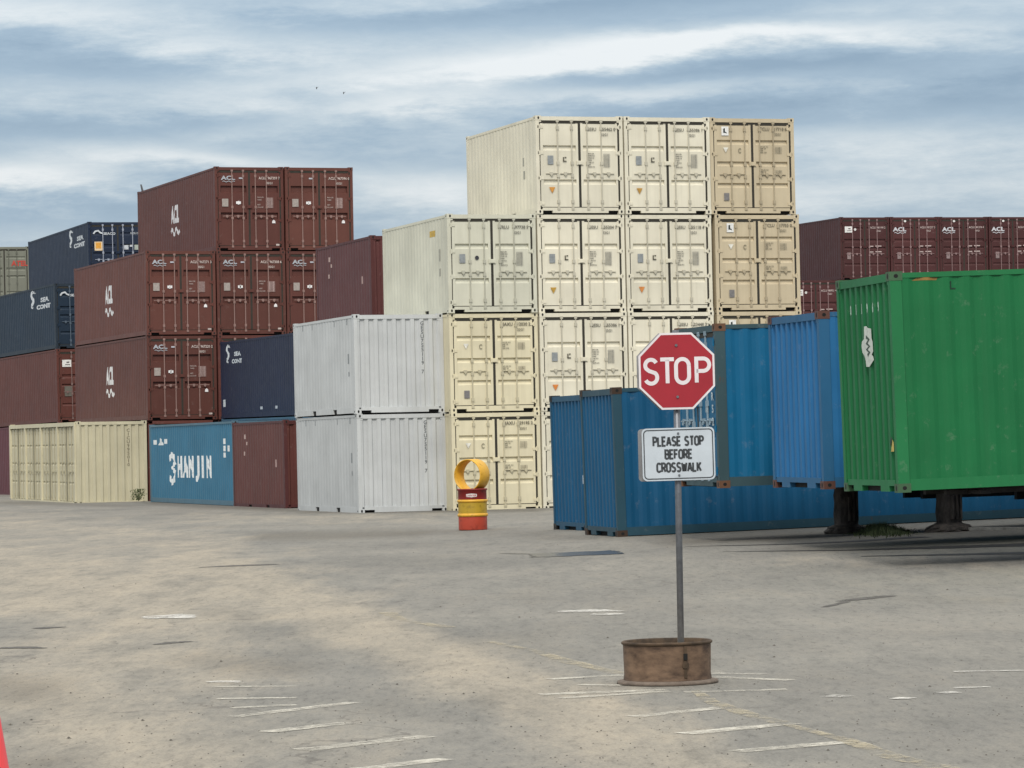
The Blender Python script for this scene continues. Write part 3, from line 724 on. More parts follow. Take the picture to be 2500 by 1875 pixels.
container('B1', 0, 0, H8, L40, 'door', (.003, .112, .235), 'worn blue container with rusty corner post and white lettering, directly behind the stop sign', gU, .42, style='three', frame_col=DIRTY,
          fit_col=(.14, .07, .04), frame_rust=.6, marks=b1_marks, rod_col=(.22, .30, .36))
container('B2', 0, 0, H8, L40, 'blank', BLU2, 'bright blue container with ribbed end, between the worn blue one and the green one', gU, .12, frame_col=(.022, .11, .23), fit_col=(.10, .045, .035), frame_rust=.2)
def g_marks(root, z0, hd):
    pp = (W_-.2)/9
    for i, ch in enumerate('011969'):
        end_mark(root, ('gn', ch), lambda ch=ch: text_raw(ch, .14, .56 if ch != '1' else .5, .05), .10+(i+2)*pp+.04*pp, 2.46, (.50, .68, .56, 1))
    blob = [(-.02, .72), (.12, .73), (.22, .64), (.40, .60), (.41, .20), (.46, .05), (.47, -.35), (.38, -.48), (.46, -.56), (.50, -.70), (.36, -.83), (.22, -.98), (.02, -.97), (.0, -.72), (-.06, -.52), (-.18, -.35), (-.22, -.08), (-.18, .1), (-.05, .2)]
    fl = lambda d: (lambda u, v, q: (u, d, v))
    obj('logo', place_flat(poly([(x*.74, y*.32) for x, y in blob]), fl(.012)), root, Matrix.Translation((1.21, 0, 1.99)), (.62, .66, .60, 1))
    obj('logo', place_flat(ribbon([(-.04, .12), (.08, .08), (-.02, .03), (.1, -.01), (-.03, -.05), (.09, -.09), (.0, -.13)], .045), fl(.009)), root, Matrix.Translation((1.31, 0, 1.96)), (.03, .06, .04, 1))
    obj('hazard_label', place_flat(poly([(-.06, -.08), (.07, -.08), (.07, .04), (.02, .08)]), fl(.012)), root, Matrix.Translation((2.22, 0, .62)), (.55, .42, .10, 1))
    obj('hazard_label', place_flat(poly([(-.07, -.01), (.02, .08), (.0, .12), (-.08, .05)]), fl(.009)), root, Matrix.Translation((2.22, 0, .62)), (.01, .01, .01, 1))
    side_mark(root, 'gru', lambda: poly([(-.18, -.018), (-.1, .02), (.05, .022), (.18, .01), (.16, -.02), (-.03, -.016)]), L40, .49, H9-.112, (.26, .15, .03, 1), side=1, name='rust_patch')
    side_mark(root, 'ghk', lambda: ribbon([(0, .10), (0, .0), (.07, 0)], .02), L40, .84, H9-.25, (.002, .03, .012, 1), side=1, name='lashing_hook')
container('GRN', 0, 0, H9, L40, 'blank', GRN, 'large green container at the right edge with a white patch on its ribbed end', None, .10, marks=g_marks, frame_col=(.012, .15, .050), fit_col=(.05, .11, .055), frame_rust=.2)

# chassis that carry the raised containers
CH = simple_mat('chassis_steel', (.022, .020, .020), .7, .2, .3, 7, .2)
def chassis(blk, label, start, ax):
    M = bmat(blk); root = thing('container_chassis', label, 'chassis', M, 'chassis under the raised containers')
    m = MB()
    for x in (.72, 1.60):
        m.box(x, x+.11, start, 3.6, -.075, -.015); m.box(x, x+.11, 3.6, 11.9, -.30, -.015)
    for yy in (start+.3, 4.5, 7.5, 10.8): m.box(.20, 2.24, yy, yy+.14, -.07 if yy < 3.6 else -.14, -.02)
    obj('chassis_frame', m.mesh('chassis_frame', [CH]), root)
    for ay in ax:
        m = MB(); m.tube((.35, ay, -.52), (2.1, ay, -.52), .07, n=10); m.box(.7, .85, ay-.1, ay+.1, -.5, -.24); m.box(1.6, 1.75, ay-.1, ay+.1, -.5, -.24)
        obj('axle', m.mesh('axle', [CH]), root)
        for x in (.08, 2.08):
            m = MB(); prof = [(.18, -.13), (.40, -.13), (.47, -.11), (.49, -.06), (.49, .06), (.47, .11), (.40, .13), (.18, .13), (.18, -.13)]
            m.lathe(prof, 28); me = cached('tyre', lambda: m.mesh('wheel', [simple_mat('tyre_rubber', (.018, .017, .017), .85, 0, .2, 12, .3)], True))
            obj('wheel', me, root, Matrix.Translation((x+.14, ay, -.54)) @ Matrix.Rotation(math.pi/2, 4, 'Y'))
    for x in (.55, 1.75):
        m = MB(); zb = -.98; yb = ax[0]-1.2
        m.box(x, x+.1, yb, yb+.1, zb+.04, -.12); m.box(x-.08, x+.18, yb-.08, yb+.18, zb, zb+.04); obj('landing_leg', m.mesh('landing_leg', [CH]), root)
    return root
chassis('B1', 'dark steel chassis under the worn blue container', 3.2, (9.0, 10.2))
chassis('B2', 'dark steel chassis under the bright blue container', 2.2, (9.0, 10.2))
chassis('GRN', 'dark steel chassis under the green container', .9, (9.0, 10.2))

# two rusted pedestals
RUSTD = simple_mat('dark_rusted_iron', (.080, .066, .055), .85, .1, .5, 7, .8, col2=(.012, .010, .010), sc3=(1, 1, .5))
def pedestal(px, py, D, label, tw, hgt):
    p = at_depth(px, py, D); g = gz(p.x, p.y)
    root = thing('support_pedestal', label, 'pedestal', Matrix.Translation((p.x, p.y, g)) @ Matrix.Rotation(.5, 4, 'Z'), 'dark pedestals under the green container')
    m = MB(); n = 20; a, b = .165*tw, .185
    rows_ = [(.0, 1.12), (.10, 1.08), (.16, 1.0), (.3, 1.04), (.5, .97), (hgt-.30, 1.0), (hgt-.16, .9), (hgt-.05, .7), (hgt, .3)]
    vs = []; rnd = random.Random(px)
    for z, k in rows_:
        for i in range(n):
            t = 2*math.pi*i/n; q = 1+rnd.uniform(-.035, .035)
            cx, cy = math.copysign(abs(math.cos(t))**.6, math.cos(t)), math.copysign(abs(math.sin(t))**.6, math.sin(t))
            vs.append((a*k*q*cx, b*k*q*cy, z))
    fs = [(j*n+i, j*n+(i+1) % n, (j+1)*n+(i+1) % n, (j+1)*n+i) for j in range(len(rows_)-1) for i in range(n)]+[tuple((len(rows_)-1)*n+i for i in range(n))]
    m.add(vs, fs); obj('column', m.mesh('column', [RUSTD]), root)
    m = MB(); rn = [(.36, .0), (.37, .03), (.33, .07), (.30, .10), (.19, .14)]; m.lathe(rn, 22)
    m.v = [(x*rnd.uniform(.9, 1.1)*tw, y*rnd.uniform(.9, 1.1), z) for x, y, z in m.v]; obj('foot', m.mesh('foot', [RUSTD]), root)
    m = MB()
    for q in (-.08, .0, .07): m.box(q*tw, q*tw+.035, -b-.03, -b+.02, .2, hgt-.25+q)
    obj('rib', m.mesh('rib', [RUSTD]), root)
pedestal(2066, 1290, 57.6, 'dark rusted pedestal with flared foot under the near corner of green container', 1.0, .92)
pedestal(2318, 1300, 56.4, 'dark rusted pedestal with pale streaks, right one of the pair under the green container', 1.08, .90)

# ------------------------------------------------------------------ yellow drum marker
def drum_mat(name, col, sp=.10):
    m, t, b = newmat(name); v = objvec(t)
    c = ramp(t, noise(t, v, 9, 7, .7), [(.30, tuple(x*.55 for x in col)), (.45, col), (.75, tuple(min(1, x*1.1) for x in col))])
    t.links.new(c, b.inputs['Base Color']); b.inputs['Roughness'].default_value = .5; return m
YEL = drum_mat('yellow_paint', (.66, .36, .03)); RED = drum_mat('red_paint', (.42, .055, .028)); DRED = drum_mat('dark_red_paint', (.20, .012, .010)); YEL2 = drum_mat('dull_yellow_paint', (.42, .27, .02))
gp = ground_at(1155, 1294)
root = thing('marker_drum', 'yellow and red steel drum carrying a wide yellow ring, standing alone on the yard', 'drum', Matrix.Translation(gp) @ Matrix.Rotation(.35, 4, 'Z'))
def ring_prof(z0, z1, r): return [(r, z0), (r, z1)]
m = MB(); m.lathe([(.0, .004), (.285, .004), (.290, .02), (.290, .275)], 40, 0); obj('lower_band', m.mesh('lower_band', [RED], True), root)
m = MB(); m.lathe([(.290, .275), (.308, .285), (.312, .31), (.300, .335), (.290, .34), (.290, .56), (.300, .565), (.312, .585), (.308, .61), (.290, .62)], 40, 0); obj('middle_band', m.mesh('middle_band', [YEL], True), root)
m = MB(); m.lathe([(.2915, .345), (.2915, .555)], 40, 0); obj('dull_stripe', m.mesh('dull_stripe', [YEL2], True), root)
m = MB(); m.lathe([(.290, .62), (.290, .80), (.306, .81), (.308, .83), (.296, .84), (.275, .835), (.272, .79), (.0, .785)], 40, 0); obj('upper_band', m.mesh('upper_band', [DRED], True), root)
lt = cached('danger', lambda: place_flat(merge(*[rect(.0201, .075-.004*abs(i-5), -.10+.02*i, 0) for i in range(11)]), lambda u, v, d: (.2935*math.sin(u/.2935), -.2935*math.cos(u/.2935), v)))
obj('label_plate', lt, root, Matrix.Translation((0, 0, .705)) @ Matrix.Rotation(-.35-.05, 4, 'Z'), (.80, .78, .76, 1))
lt2 = place_flat(text_raw('DANGER', .038, 1, .02), lambda u, v, d: (.2955*math.sin(u/.2955), -.2955*math.cos(u/.2955), v)); obj('label_lettering', lt2, root, Matrix.Translation((0, 0, .703)) @ Matrix.Rotation(-.35-.05, 4, 'Z'), (.45, .05, .05, 1))
m = MB(); R0, R1, wd = .325, .305, .17
prof = [(R1, -wd), (R1, wd), (R0-.006, wd), (R0, wd-.008), (R0, -wd+.008), (R0-.006, -wd), (R1, -wd)]; m.lathe(prof, 56)
rg = obj('ring', m.mesh('ring', [YEL], True), root, Matrix.Translation((0, 0, .785+R0)) @ Matrix.Rotation(R_(-33)-.35, 4, 'Z') @ Matrix.Rotation(math.pi/2, 4, 'X'))

# ------------------------------------------------------------------ stop sign
def arc(cx, cy, rx, ry, a0, a1, n=14): return [(cx+rx*math.cos(R_(a0+(a1-a0)*i/n)), cy+ry*math.sin(R_(a0+(a1-a0)*i/n))) for i in range(n+1)]
GL = {
'S': ([arc(.27, .76, .21, .24, 25, 200)+arc(.27, .27, .22, .27, 60, 60, 1)[:0]+[(.10, .62), (.20, .53), (.34, .47)]+arc(.27, .25, .22, .25, 48, -155)], .54),
'T': ([[(0, 1), (.5, 1)], [(.25, 1), (.25, 0)]], .5),
'O': ([arc(.25, .72, .25, .28, 0, 180)+arc(.25, .28, .25, .28, 180, 360)+[(.5, .72)]], .5),
'P': ([[(.0, 0), (.0, 1), (.24, 1)]+arc(.24, .74, .22, .26, 90, -90)+[(.0, .48)]], .46),
'L': ([[(0, 1), (0, 0), (.42, 0)]], .42), 'E': ([[(.44, 1), (0, 1), (0, 0), (.44, 0)], [(0, .52), (.38, .52)]], .44),
'A': ([[(0, 0), (.25, 1)], [(.29, 1), (.54, 0)], [(.09, .30), (.45, .30)]], .54), 'F': ([[(.44, 1), (0, 1), (0, 0)], [(0, .52), (.38, .52)]], .44),
'B': ([[(0, 0), (0, 1), (.24, 1)]+arc(.24, .76, .2, .24, 90, -90)+[(0, .52)], [(.24, .52)]+arc(.24, .26, .23, .26, 90, -90)+[(0, 0)]], .47),
'R': ([[(0, 0), (0, 1), (.24, 1)]+arc(.24, .74, .22, .26, 90, -90)+[(0, .48)], [(.22, .48), (.48, 0)]], .48),
'C': ([arc(.25, .74, .24, .26, 20, 180)+arc(.25, .26, .24, .26, 180, 340)], .49),
'W': ([[(0, 1), (.16, 0)], [(.16, 0), (.31, .85)], [(.31, .85), (.46, 0)], [(.46, 0), (.62, 1)]], .62), 'K': ([[(0, 0), (0, 1)], [(.46, 1), (.0, .36)], [(.16, .55), (.48, 0)]], .48)}
def sign_text(s, h, sw, gap, wide=1.):
    x = 0; parts = []
    for ch in s:
        if ch == ' ': x += .42*wide; continue
        st, wd = GL[ch]
        for pl in st: parts.append(ribbon([((x+a*wide)*h, b*h) for a, b in pl], sw))
        x += wd*wide+gap
    V, Fs = merge(*parts); cx = (x-gap)*h/2
    return [(a-cx, b-h/2) for a, b in V], Fs
def coat(name, col, rough=.35):
    return simple_mat(name, col, rough, 0, .05, 5)
SRED = coat('sign_red', (.32, .010, .022)); SWHT = coat('sign_white', (.72, .67, .69)); SWH2 = coat('sign_plate_white', (.50, .55, .60)); SBLK = coat('sign_black', (.045, .05, .055)); ALU = simple_mat('aluminium_back', (.30, .30, .31), .5, .4, .1, 8)
SRED.node_tree.nodes['Principled BSDF'].inputs['Roughness'].default_value = .5
base = ground_at(1630, 1667); DS = base.y
pole_foot = at_depth(1662, 1580, DS-.02)
gp0 = gz(base.x, base.y)
ptop = at_depth(1649, 806, DS-.02)
lean = math.atan2(ptop.x-pole_foot.x, ptop.z-pole_foot.z)
root = thing('stop_sign', 'red octagonal stop sign and white plate on a pipe standing in a rusty drum base', 'road sign', Matrix.Translation((pole_foot.x, pole_foot.y, gp0)))
m = MB(); dz = pole_foot.z-gp0
m.tube((0, 0, .06), (ptop.x-pole_foot.x, 0, ptop.z-gp0), .0262, n=20); pole = obj('pole', m.mesh('pole', [STEEL], True), root)
def oct_(r, y): return [(r*math.cos(R_(22.5+45*i)), y, r*math.sin(R_(22.5+45*i))) for i in range(8)]
def slab(m, pts, y0, y1, mat=0, mside=None):
    n = len(pts); vs = [(x, y0, z) for x, z in pts]+[(x, y1, z) for x, z in pts]
    m.add(vs, [tuple(range(n-1, -1, -1))], mat); m.add(vs, [tuple(range(n, 2*n))]+[(i, (i+1) % n, n+(i+1) % n, n+i) for i in range(n)], mat if mside is None else mside)
def flat(vf, y, name, mat, parent, T):
    me = bpy.data.meshes.new(name); me.from_pydata([(a, y, b) for a, b in vf[0]], [], [f for f in vf[1]]); me.materials.append(mat); return obj(name, me, parent, T)
oc = at_depth(1652, 906, DS-.06); AP = .305; RR = AP/math.cos(R_(22.5))
T0 = Matrix.Translation((oc.x-pole_foot.x, -.055, oc.z-gp0)) @ Matrix.Rotation(R_(6), 4, 'Z') @ Matrix.Rotation(-ROL*.2, 4, 'Y')
m = MB(); slab(m, [(RR*math.cos(R_(22.5+45*i)), RR*math.sin(R_(22.5+45*i))) for i in range(8)], -.0015, .0015, 0, 0)
face = obj('sign_face', m.mesh('sign_face', [SWHT]), root, T0)
m = MB(); k = (AP-.0165)/AP; slab(m, [(k*RR*math.cos(R_(22.5+45*i)), k*RR*math.sin(R_(22.5+45*i))) for i in range(8)], -.003, -.0018, 0, 0); obj('red_field', m.mesh('red_field', [SRED]), face)
# letters spaced as on the sign
parts = [];
for ch, x, wd in (('S', -.2655, .118), ('T', -.131, .110), ('O', -.006, .104), ('P', .158, .104)):
    st, gw = GL[ch]
    for pl in st: parts.append(ribbon([(x+a/gw*wd, (b-.5)*.190) for a, b in pl], .031))
flat(merge(*parts), -.0042, 'stop_lettering', SWHT, face, Matrix.Translation((0, 0, 0)))
for z in (.205, -.205):
    m = MB(); m.tube((0, -.012, z), (0, -.002, z), .011, n=8); obj('bolt', m.mesh('bolt', [STEEL]), face)
m = MB(); slab(m, [(RR*math.cos(R_(22.5+45*i)), RR*math.sin(R_(22.5+45*i))) for i in range(8)], -.0015, .0015); obj('rear_sign', m.mesh('rear_sign', [ALU]), root, Matrix.Translation((oc.x-pole_foot.x-.012, .038, oc.z-gp0)) @ Matrix.Rotation(R_(6), 4, 'Z'))
pc = at_depth(1656.5, 1108.5, DS-.06)
def rrect(a, b, r, n=5):
    out = []
    for cx, cy, s in ((a-r, b-r, 0), (-a+r, b-r, 90), (-a+r, -b+r, 180), (a-r, -b+r, 270)): out += arc(cx, cy, r, r, s, s+90, n)
    return out
T1 = Matrix.Translation((pc.x-pole_foot.x, -.055, pc.z-gp0)) @ Matrix.Rotation(R_(6), 4, 'Z') @ Matrix.Rotation(-.006, 4, 'Y')
m = MB(); slab(m, rrect(.292, .209, .038), -.0015, .0015); pl = obj('sign_plate', m.mesh('sign_plate', [SWH2]), root, T1)
flat(ribbon(rrect(.276, .193, .030), .0085, True), -.0032, 'border_line', SBLK, pl, None)
for i, s in enumerate(('PLEASE STOP', 'BEFORE', 'CROSSWALK')):
    flat(sign_text(s, .067, .0158, .16, .86), -.0036, 'plate_lettering', SBLK, pl, Matrix.Translation((0, 0, .103-.1035*i)))
for z in (.165, -.168):
    m = MB(); m.tube((0, -.010, z), (0, -.002, z), .009, n=8); obj('bolt', m.mesh('bolt', [STEEL]), pl)
m = MB(); slab(m, rrect(.292, .209, .03), -.0015, .0015); obj('rear_plate', m.mesh('rear_plate', [ALU]), root, Matrix.Translation((pc.x-pole_foot.x-.030, .05, pc.z-gp0-.004)) @ Matrix.Rotation(R_(9), 4, 'Z'))
for z in (oc.z-gp0+.2, oc.z-gp0-.2, pc.z-gp0+.165, pc.z-gp0-.168):
    m = MB(); m.box(-.035, .035, -.052, .034, z-.012, z+.012); xx = lean*(z)*1.; obj('bracket', m.mesh('bracket', [STEEL]), root, Matrix.Translation((math.tan(lean)*z, 0, 0)))
RUSTB = simple_mat('rusted_drum_steel', (.17, .108, .068), .8, .05, .2, 5, .5, col2=(.055, .032, .020), sc3=(1, 1, 2.2))
RUSTR = simple_mat('dark_rust_rim', (.075, .048, .028), .85, .1, .3, 10, .5)
CONC = simple_mat('dusty_concrete', (.42, .37, .30), .9, 0, .12, 9, .5)
ox = base.x-pole_foot.x; oy = 0.
m = MB(); m.lathe([(.352, .035), (.345, .08), (.348, .20), (.350, .315)], 48, 0, (ox, oy)); obj('base_drum', m.mesh('base_drum', [RUSTB], True), root)
m = MB(); m.lathe([(.340, .300), (.350, .312), (.362, .318), (.364, .332), (.352, .340), (.338, .334), (.334, .30)], 48, 0, (ox, oy)); obj('rim', m.mesh('rim', [RUSTR], True), root)
m = MB(); m.lathe([(.39, .0), (.405, .004), (.402, .026), (.352, .034)], 48, 0, (ox, oy)); obj('base_flange', m.mesh('base_flange', [simple_mat('dusty_rust', (.16, .125, .10), .9, 0, .2, 12, .4)], True), root)
m = MB(); m.lathe([(.0, .305), (.336, .300)], 40, 0, (ox, oy)); obj('concrete_fill', m.mesh('concrete_fill', [CONC]), root)
m = MB(); ax = ox+.13; ay = oy-math.sqrt(.35**2-.13**2)-.004
m.box(ax-.012, ax+.012, ay-.006, ay+.02, .06, .31); m.box(ax-.016, ax+.016, ay-.014, ay+.01, .20, .25, 1); m.tube((ax, ay-.012, .16), (ax, ay+.01, .16), .028, n=12)
obj('clasp', m.mesh('clasp', [RUSTR, BLACK]), root)

# ------------------------------------------------------------------ red cone cut by the left edge
ORG = simple_mat('red_plastic', (.62, .035, .04), .45, 0, .04, 4)
cy_ = 11.; ct = at_depth(-26, 1745, cy_); gzc = gz(ct.x, ct.y)
root = thing('traffic_cone', 'red traffic cone cut off at the bottom left corner of the picture', 'traffic cone', Matrix.Translation((ct.x, ct.y, gzc)))
H_ = ct.z-gzc
m = MB(); m.lathe([(.215, .03), (.20, .05), (.032, H_), (.018, H_+.012), (.0, H_+.012)], 36); obj('cone_body', m.mesh('cone_body', [ORG], True), root)
m = MB(); m.box(-.26, .26, -.26, .26, 0, .032); obj('cone_base', m.mesh('cone_base', [simple_mat('black_rubber', (.02, .02, .02), .8)]), root)

# ------------------------------------------------------------------ ground
def frange(a, b, s):
    o = []; x = a
    while x < b-1e-6: o.append(x); x += s
    o.append(b); return o
xs = [-600, -300, -150, -80, -50, -35]+frange(-26, 30, .5)[0:]+[35, 50, 80, 150, 300, 600]
ys = [-60, -20, 0, 6]+frange(10, 34, .25)+frange(34.5, 130, .75)+[140, 160, 200, 300, 600, 1500]
def seg_d(px, py, a, b):
    dx, dy = b[0]-a[0], b[1]-a[1]; t = max(0, min(1, ((px-a[0])*dx+(py-a[1])*dy)/(dx*dx+dy*dy+1e-9)))
    return px-a[0]-t*dx, py-a[1]-t*dy
# dust, dark wear and shade painted under raised containers and along container bases, outlines read from the photo (units of 2212 wide), stored on the ground itself
DUST = [((0, 1130), (500, 1180), 40, .5), ((0, 1250), (420, 1300), 120, .8), ((100, 1500), (300, 1650), 150, .8), ((430, 1215), (720, 1330), 55, .9), ((720, 1330), (1000, 1450), 60, 1.),
        ((1000, 1450), (1250, 1560), 70, 1.), ((1250, 1560), (1450, 1659), 80, .9), ((500, 1560), (800, 1659), 60, .45), ((150, 1400), (420, 1440), 80, .7), ((1100, 1500), (1500, 1470), 30, .5), ((1700, 1200), (2212, 1230), 22, .35), ((400, 1120), (950, 1118), 16, .4)]
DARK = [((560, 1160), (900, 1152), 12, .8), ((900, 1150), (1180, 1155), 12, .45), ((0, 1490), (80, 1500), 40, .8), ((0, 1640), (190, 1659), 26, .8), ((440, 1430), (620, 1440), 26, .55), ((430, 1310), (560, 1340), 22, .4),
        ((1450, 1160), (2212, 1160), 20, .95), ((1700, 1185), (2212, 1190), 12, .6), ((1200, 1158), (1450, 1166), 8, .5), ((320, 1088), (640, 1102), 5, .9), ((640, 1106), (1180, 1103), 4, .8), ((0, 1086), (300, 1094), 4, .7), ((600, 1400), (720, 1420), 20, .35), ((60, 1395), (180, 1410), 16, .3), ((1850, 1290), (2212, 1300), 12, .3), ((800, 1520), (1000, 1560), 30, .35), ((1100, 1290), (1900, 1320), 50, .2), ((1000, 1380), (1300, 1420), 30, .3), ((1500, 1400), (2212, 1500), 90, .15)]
verts = []; faces = []; dust = []; dark = []; nx = len(xs)
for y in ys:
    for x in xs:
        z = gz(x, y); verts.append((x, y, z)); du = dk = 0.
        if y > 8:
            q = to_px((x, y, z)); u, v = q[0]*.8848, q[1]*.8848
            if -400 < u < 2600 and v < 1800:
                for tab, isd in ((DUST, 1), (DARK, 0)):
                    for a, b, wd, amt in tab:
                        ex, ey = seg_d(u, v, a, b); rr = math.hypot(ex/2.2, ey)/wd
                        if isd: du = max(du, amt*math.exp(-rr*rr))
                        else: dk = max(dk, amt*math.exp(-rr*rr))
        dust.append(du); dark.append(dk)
for j in range(len(ys)-1):
    for i in range(nx-1): faces.append((j*nx+i, j*nx+i+1, (j+1)*nx+i+1, (j+1)*nx+i))
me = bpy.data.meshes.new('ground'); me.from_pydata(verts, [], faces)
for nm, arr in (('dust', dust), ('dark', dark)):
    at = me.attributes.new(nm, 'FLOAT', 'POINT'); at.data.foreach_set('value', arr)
for p in me.polygons: p.use_smooth = True
m_, t, b = newmat('worn_asphalt')
v = objvec(t, rnd=False)
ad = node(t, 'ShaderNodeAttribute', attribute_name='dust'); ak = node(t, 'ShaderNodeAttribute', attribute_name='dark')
vd = objvec(t, (1, .22, 1), rnd=False); nb = noise(t, v, .16, 6, .6); nm = noise(t, vd, 1.0, 8, .66); nf = noise(t, vd, 15, 6, .7); ng = noise(t, v, 55, 3, .6)
nst = noise(t, objvec(t, (.5, .35, 1), rnd=False), .8, 6, .6)
grey = ramp(t, nb, [(.3, (.160, .154, .140)), (.5, (.188, .180, .163)), (.7, (.218, .206, .184))])
grey = mixc(t, .8, grey, ramp(t, nst, [(.3, (.86,)*3), (.7, (1.12, 1.11, 1.08))]), 'MULTIPLY')
d1 = mth(t, 'MULTIPLY', mth(t, 'SUBTRACT', mth(t, 'ADD', ad.outputs['Fac'], mth(t, 'MULTIPLY', mth(t, 'SUBTRACT', nm, .5), 1.0)), .20), 1.8, clamp=True)
dustc = ramp(t, nm, [(.3, (.262, .232, .186)), (.7, (.320, .282, .226))])
c = mixc(t, mth(t, 'MULTIPLY', d1, .8), grey, dustc)
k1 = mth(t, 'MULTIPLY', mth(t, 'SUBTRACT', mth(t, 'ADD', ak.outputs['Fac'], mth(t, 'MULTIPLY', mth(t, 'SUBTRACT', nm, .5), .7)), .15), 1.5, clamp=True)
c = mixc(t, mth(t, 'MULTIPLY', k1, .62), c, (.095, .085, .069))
nq = noise(t, vd, 4.0, 8, .72)
c = mixc(t, .62, c, ramp(t, nq, [(.30, (.72, .72, .71)), (.48, (1, 1, 1)), (.70, (1.16, 1.14, 1.11))]), 'MULTIPLY')
c = mixc(t, .6, c, ramp(t, nm, [(.32, (.84, .85, .86)), (.5, (1, 1, 1)), (.68, (1.10, 1.07, 1.03))]), 'MULTIPLY')
c = mixc(t, .95, c, ramp(t, nf, [(.28, (.60, .59, .57)), (.45, (1, 1, 1)), (.75, (1.16, 1.15, 1.12))]), 'MULTIPLY')
c = mixc(t, .8, c, ramp(t, ng, [(.25, (.60,)*3), (.55, (1.06,)*3)]), 'MULTIPLY')
# tar spots and fine cracks
vo = node(t, 'ShaderNodeTexVoronoi', feature='F1', inp={'Scale': 2.3, 'Randomness': 1.}); t.links.new(v, vo.inputs['Vector'])
sp = mth(t, 'LESS_THAN', vo.outputs['Distance'], .035); c = mixc(t, mth(t, 'MULTIPLY', sp, .6), c, (.07, .06, .05))
ve = node(t, 'ShaderNodeTexVoronoi', feature='DISTANCE_TO_EDGE', inp={'Scale': .11, 'Randomness': 1.})
wv = node(t, 'ShaderNodeVectorMath', operation='ADD'); nz = node(t, 'ShaderNodeTexNoise', inp={'Scale': .6, 'Detail': 5}); t.links.new(v, nz.inputs['Vector'])
sc_ = node(t, 'ShaderNodeVectorMath', operation='SCALE'); t.links.new(nz.outputs['Color'], sc_.inputs[0]); sc_.inputs['Scale'].default_value = 3.
t.links.new(v, wv.inputs[0]); t.links.new(sc_.outputs[0], wv.inputs[1]); t.links.new(wv.outputs[0], ve.inputs['Vector'])
cr = mth(t, 'MULTIPLY', mth(t, 'LESS_THAN', ve.outputs['Distance'], .0022), mth(t, 'GREATER_THAN', nb, .47)); c = mixc(t, mth(t, 'MULTIPLY', cr, .45), c, (.09, .08, .07))
t.links.new(c, b.inputs['Base Color']); b.inputs['Roughness'].default_value = .92
bp = node(t, 'ShaderNodeBump', inp={'Strength': .5, 'Distance': .02}); t.links.new(mth(t, 'ADD', nf, mth(t, 'MULTIPLY', ng, .4)), bp.inputs['Height']); t.links.new(bp.outputs[0], b.inputs['Normal'])
me.materials.append(m_); struct(obj('ground', me))

# painted lines
def worn(name, col, lo=.42, hi=.56):
    m, t, b = newmat(name); v = objvec(t, rnd=False)
    n = mth(t, 'ADD', mth(t, 'MULTIPLY', noise(t, v, 3.2, 8, .75), .6), mth(t, 'MULTIPLY', noise(t, v, 22, 4, .7), .4))
    f = ramp(t, n, [(lo, (0,)*3), (hi, (1,)*3)])
    tr = node(t, 'ShaderNodeBsdfTransparent'); mxs = node(t, 'ShaderNodeMixShader'); t.links.new(f, mxs.inputs[0]); t.links.new(tr.outputs[0], mxs.inputs[1]); t.links.new(b.outputs[0], mxs.inputs[2])
    t.links.new(mxs.outputs[0], t.nodes['Material Output'].inputs[0]); b.inputs['Base Color'].default_value = (*col, 1); b.inputs['Roughness'].default_value = .8
    return m
WLINE = worn('worn_white_line', (.54, .51, .44), .40, .60); YLINE = worn('worn_yellow_line', (.46, .40, .28), .45, .66); WPATCH = worn('white_patch', (.58, .56, .52), .40, .58); TAR = worn('tar_crack', (.085, .078, .07), .36, .52)
def strip(name, pts, mat, wds, lift=.004, sub=10):
    """pts in photo units of 2212; laid on the ground at real size"""
    P = [ground_at(x/.8848, y/.8848) for x, y in pts]; V = []; Fs = []; Q = []; rnd = random.Random(len(pts)*7+int(pts[0][0]))
    for a, bb, w0, w1 in zip(P, P[1:], wds, wds[1:]):
        for i in range(sub): f = i/sub; Q.append((a.lerp(bb, f), w0+(w1-w0)*f))
    Q.append((P[-1], wds[-1]))
    for i, (p, wd) in enumerate(Q):
        a = Q[max(0, i-1)][0]; bb = Q[min(len(Q)-1, i+1)][0]; d = (bb-a); d.z = 0; d.normalize(); n = Vector((-d.y, d.x, 0)); wd *= rnd.uniform(.85, 1.15)
        for s in (1, -1):
            q = p+n*(wd/2*s); V.append((q.x, q.y, gz(q.x, q.y)+lift))
    Fs = [(2*i, 2*i+1, 2*i+3, 2*i+2) for i in range(len(Q)-1)]
    me = bpy.data.meshes.new(name); me.from_pydata(V, [], Fs); me.materials.append(mat); return struct(obj(name, me))
for (a, bb, wd) in [((1185, 1468), (1345, 1459), .16), ((1165, 1501), (1440, 1491), .20), ((1210, 1509), (1440, 1494), .14), ((1478, 1496), (1700, 1490), .15), ((1370, 1549), (1562, 1529), .17), ((1476, 1586), (1715, 1563), .19),
                    ((1590, 1624), (1826, 1604), .19), ((1250, 1480), (1345, 1481), .12), ((1540, 1455), (1650, 1457), .12), ((1540, 1463), (1710, 1470), .15),
                    ((500, 1530), (640, 1523), .15), ((505, 1549), (765, 1518), .16), ((470, 1510), (640, 1508), .12), ((575, 1582), (750, 1562), .18), ((650, 1621), (925, 1591), .20), ((770, 1664), (965, 1640), .2), ((460, 1484), (640, 1483), .10)]:
    strip('crosswalk_line', [a, bb], WLINE, [wd, wd])
for pts, wds in [([(1060, 1387), (1150, 1405), (1230, 1430), (1340, 1456)], (.09, .12, .17, .15)), ([(1500, 1492), (1540, 1518), (1620, 1545), (1705, 1566)], (.08, .12, .15, .13)), ([(1700, 1566), (1830, 1600), (1930, 1636), (2060, 1665)], (.08, .12, .15, .17)), ([(835, 1323), (870, 1340), (970, 1356)], (.2, .12, .2))]:
    strip('edge_line', pts, YLINE, wds, .005)
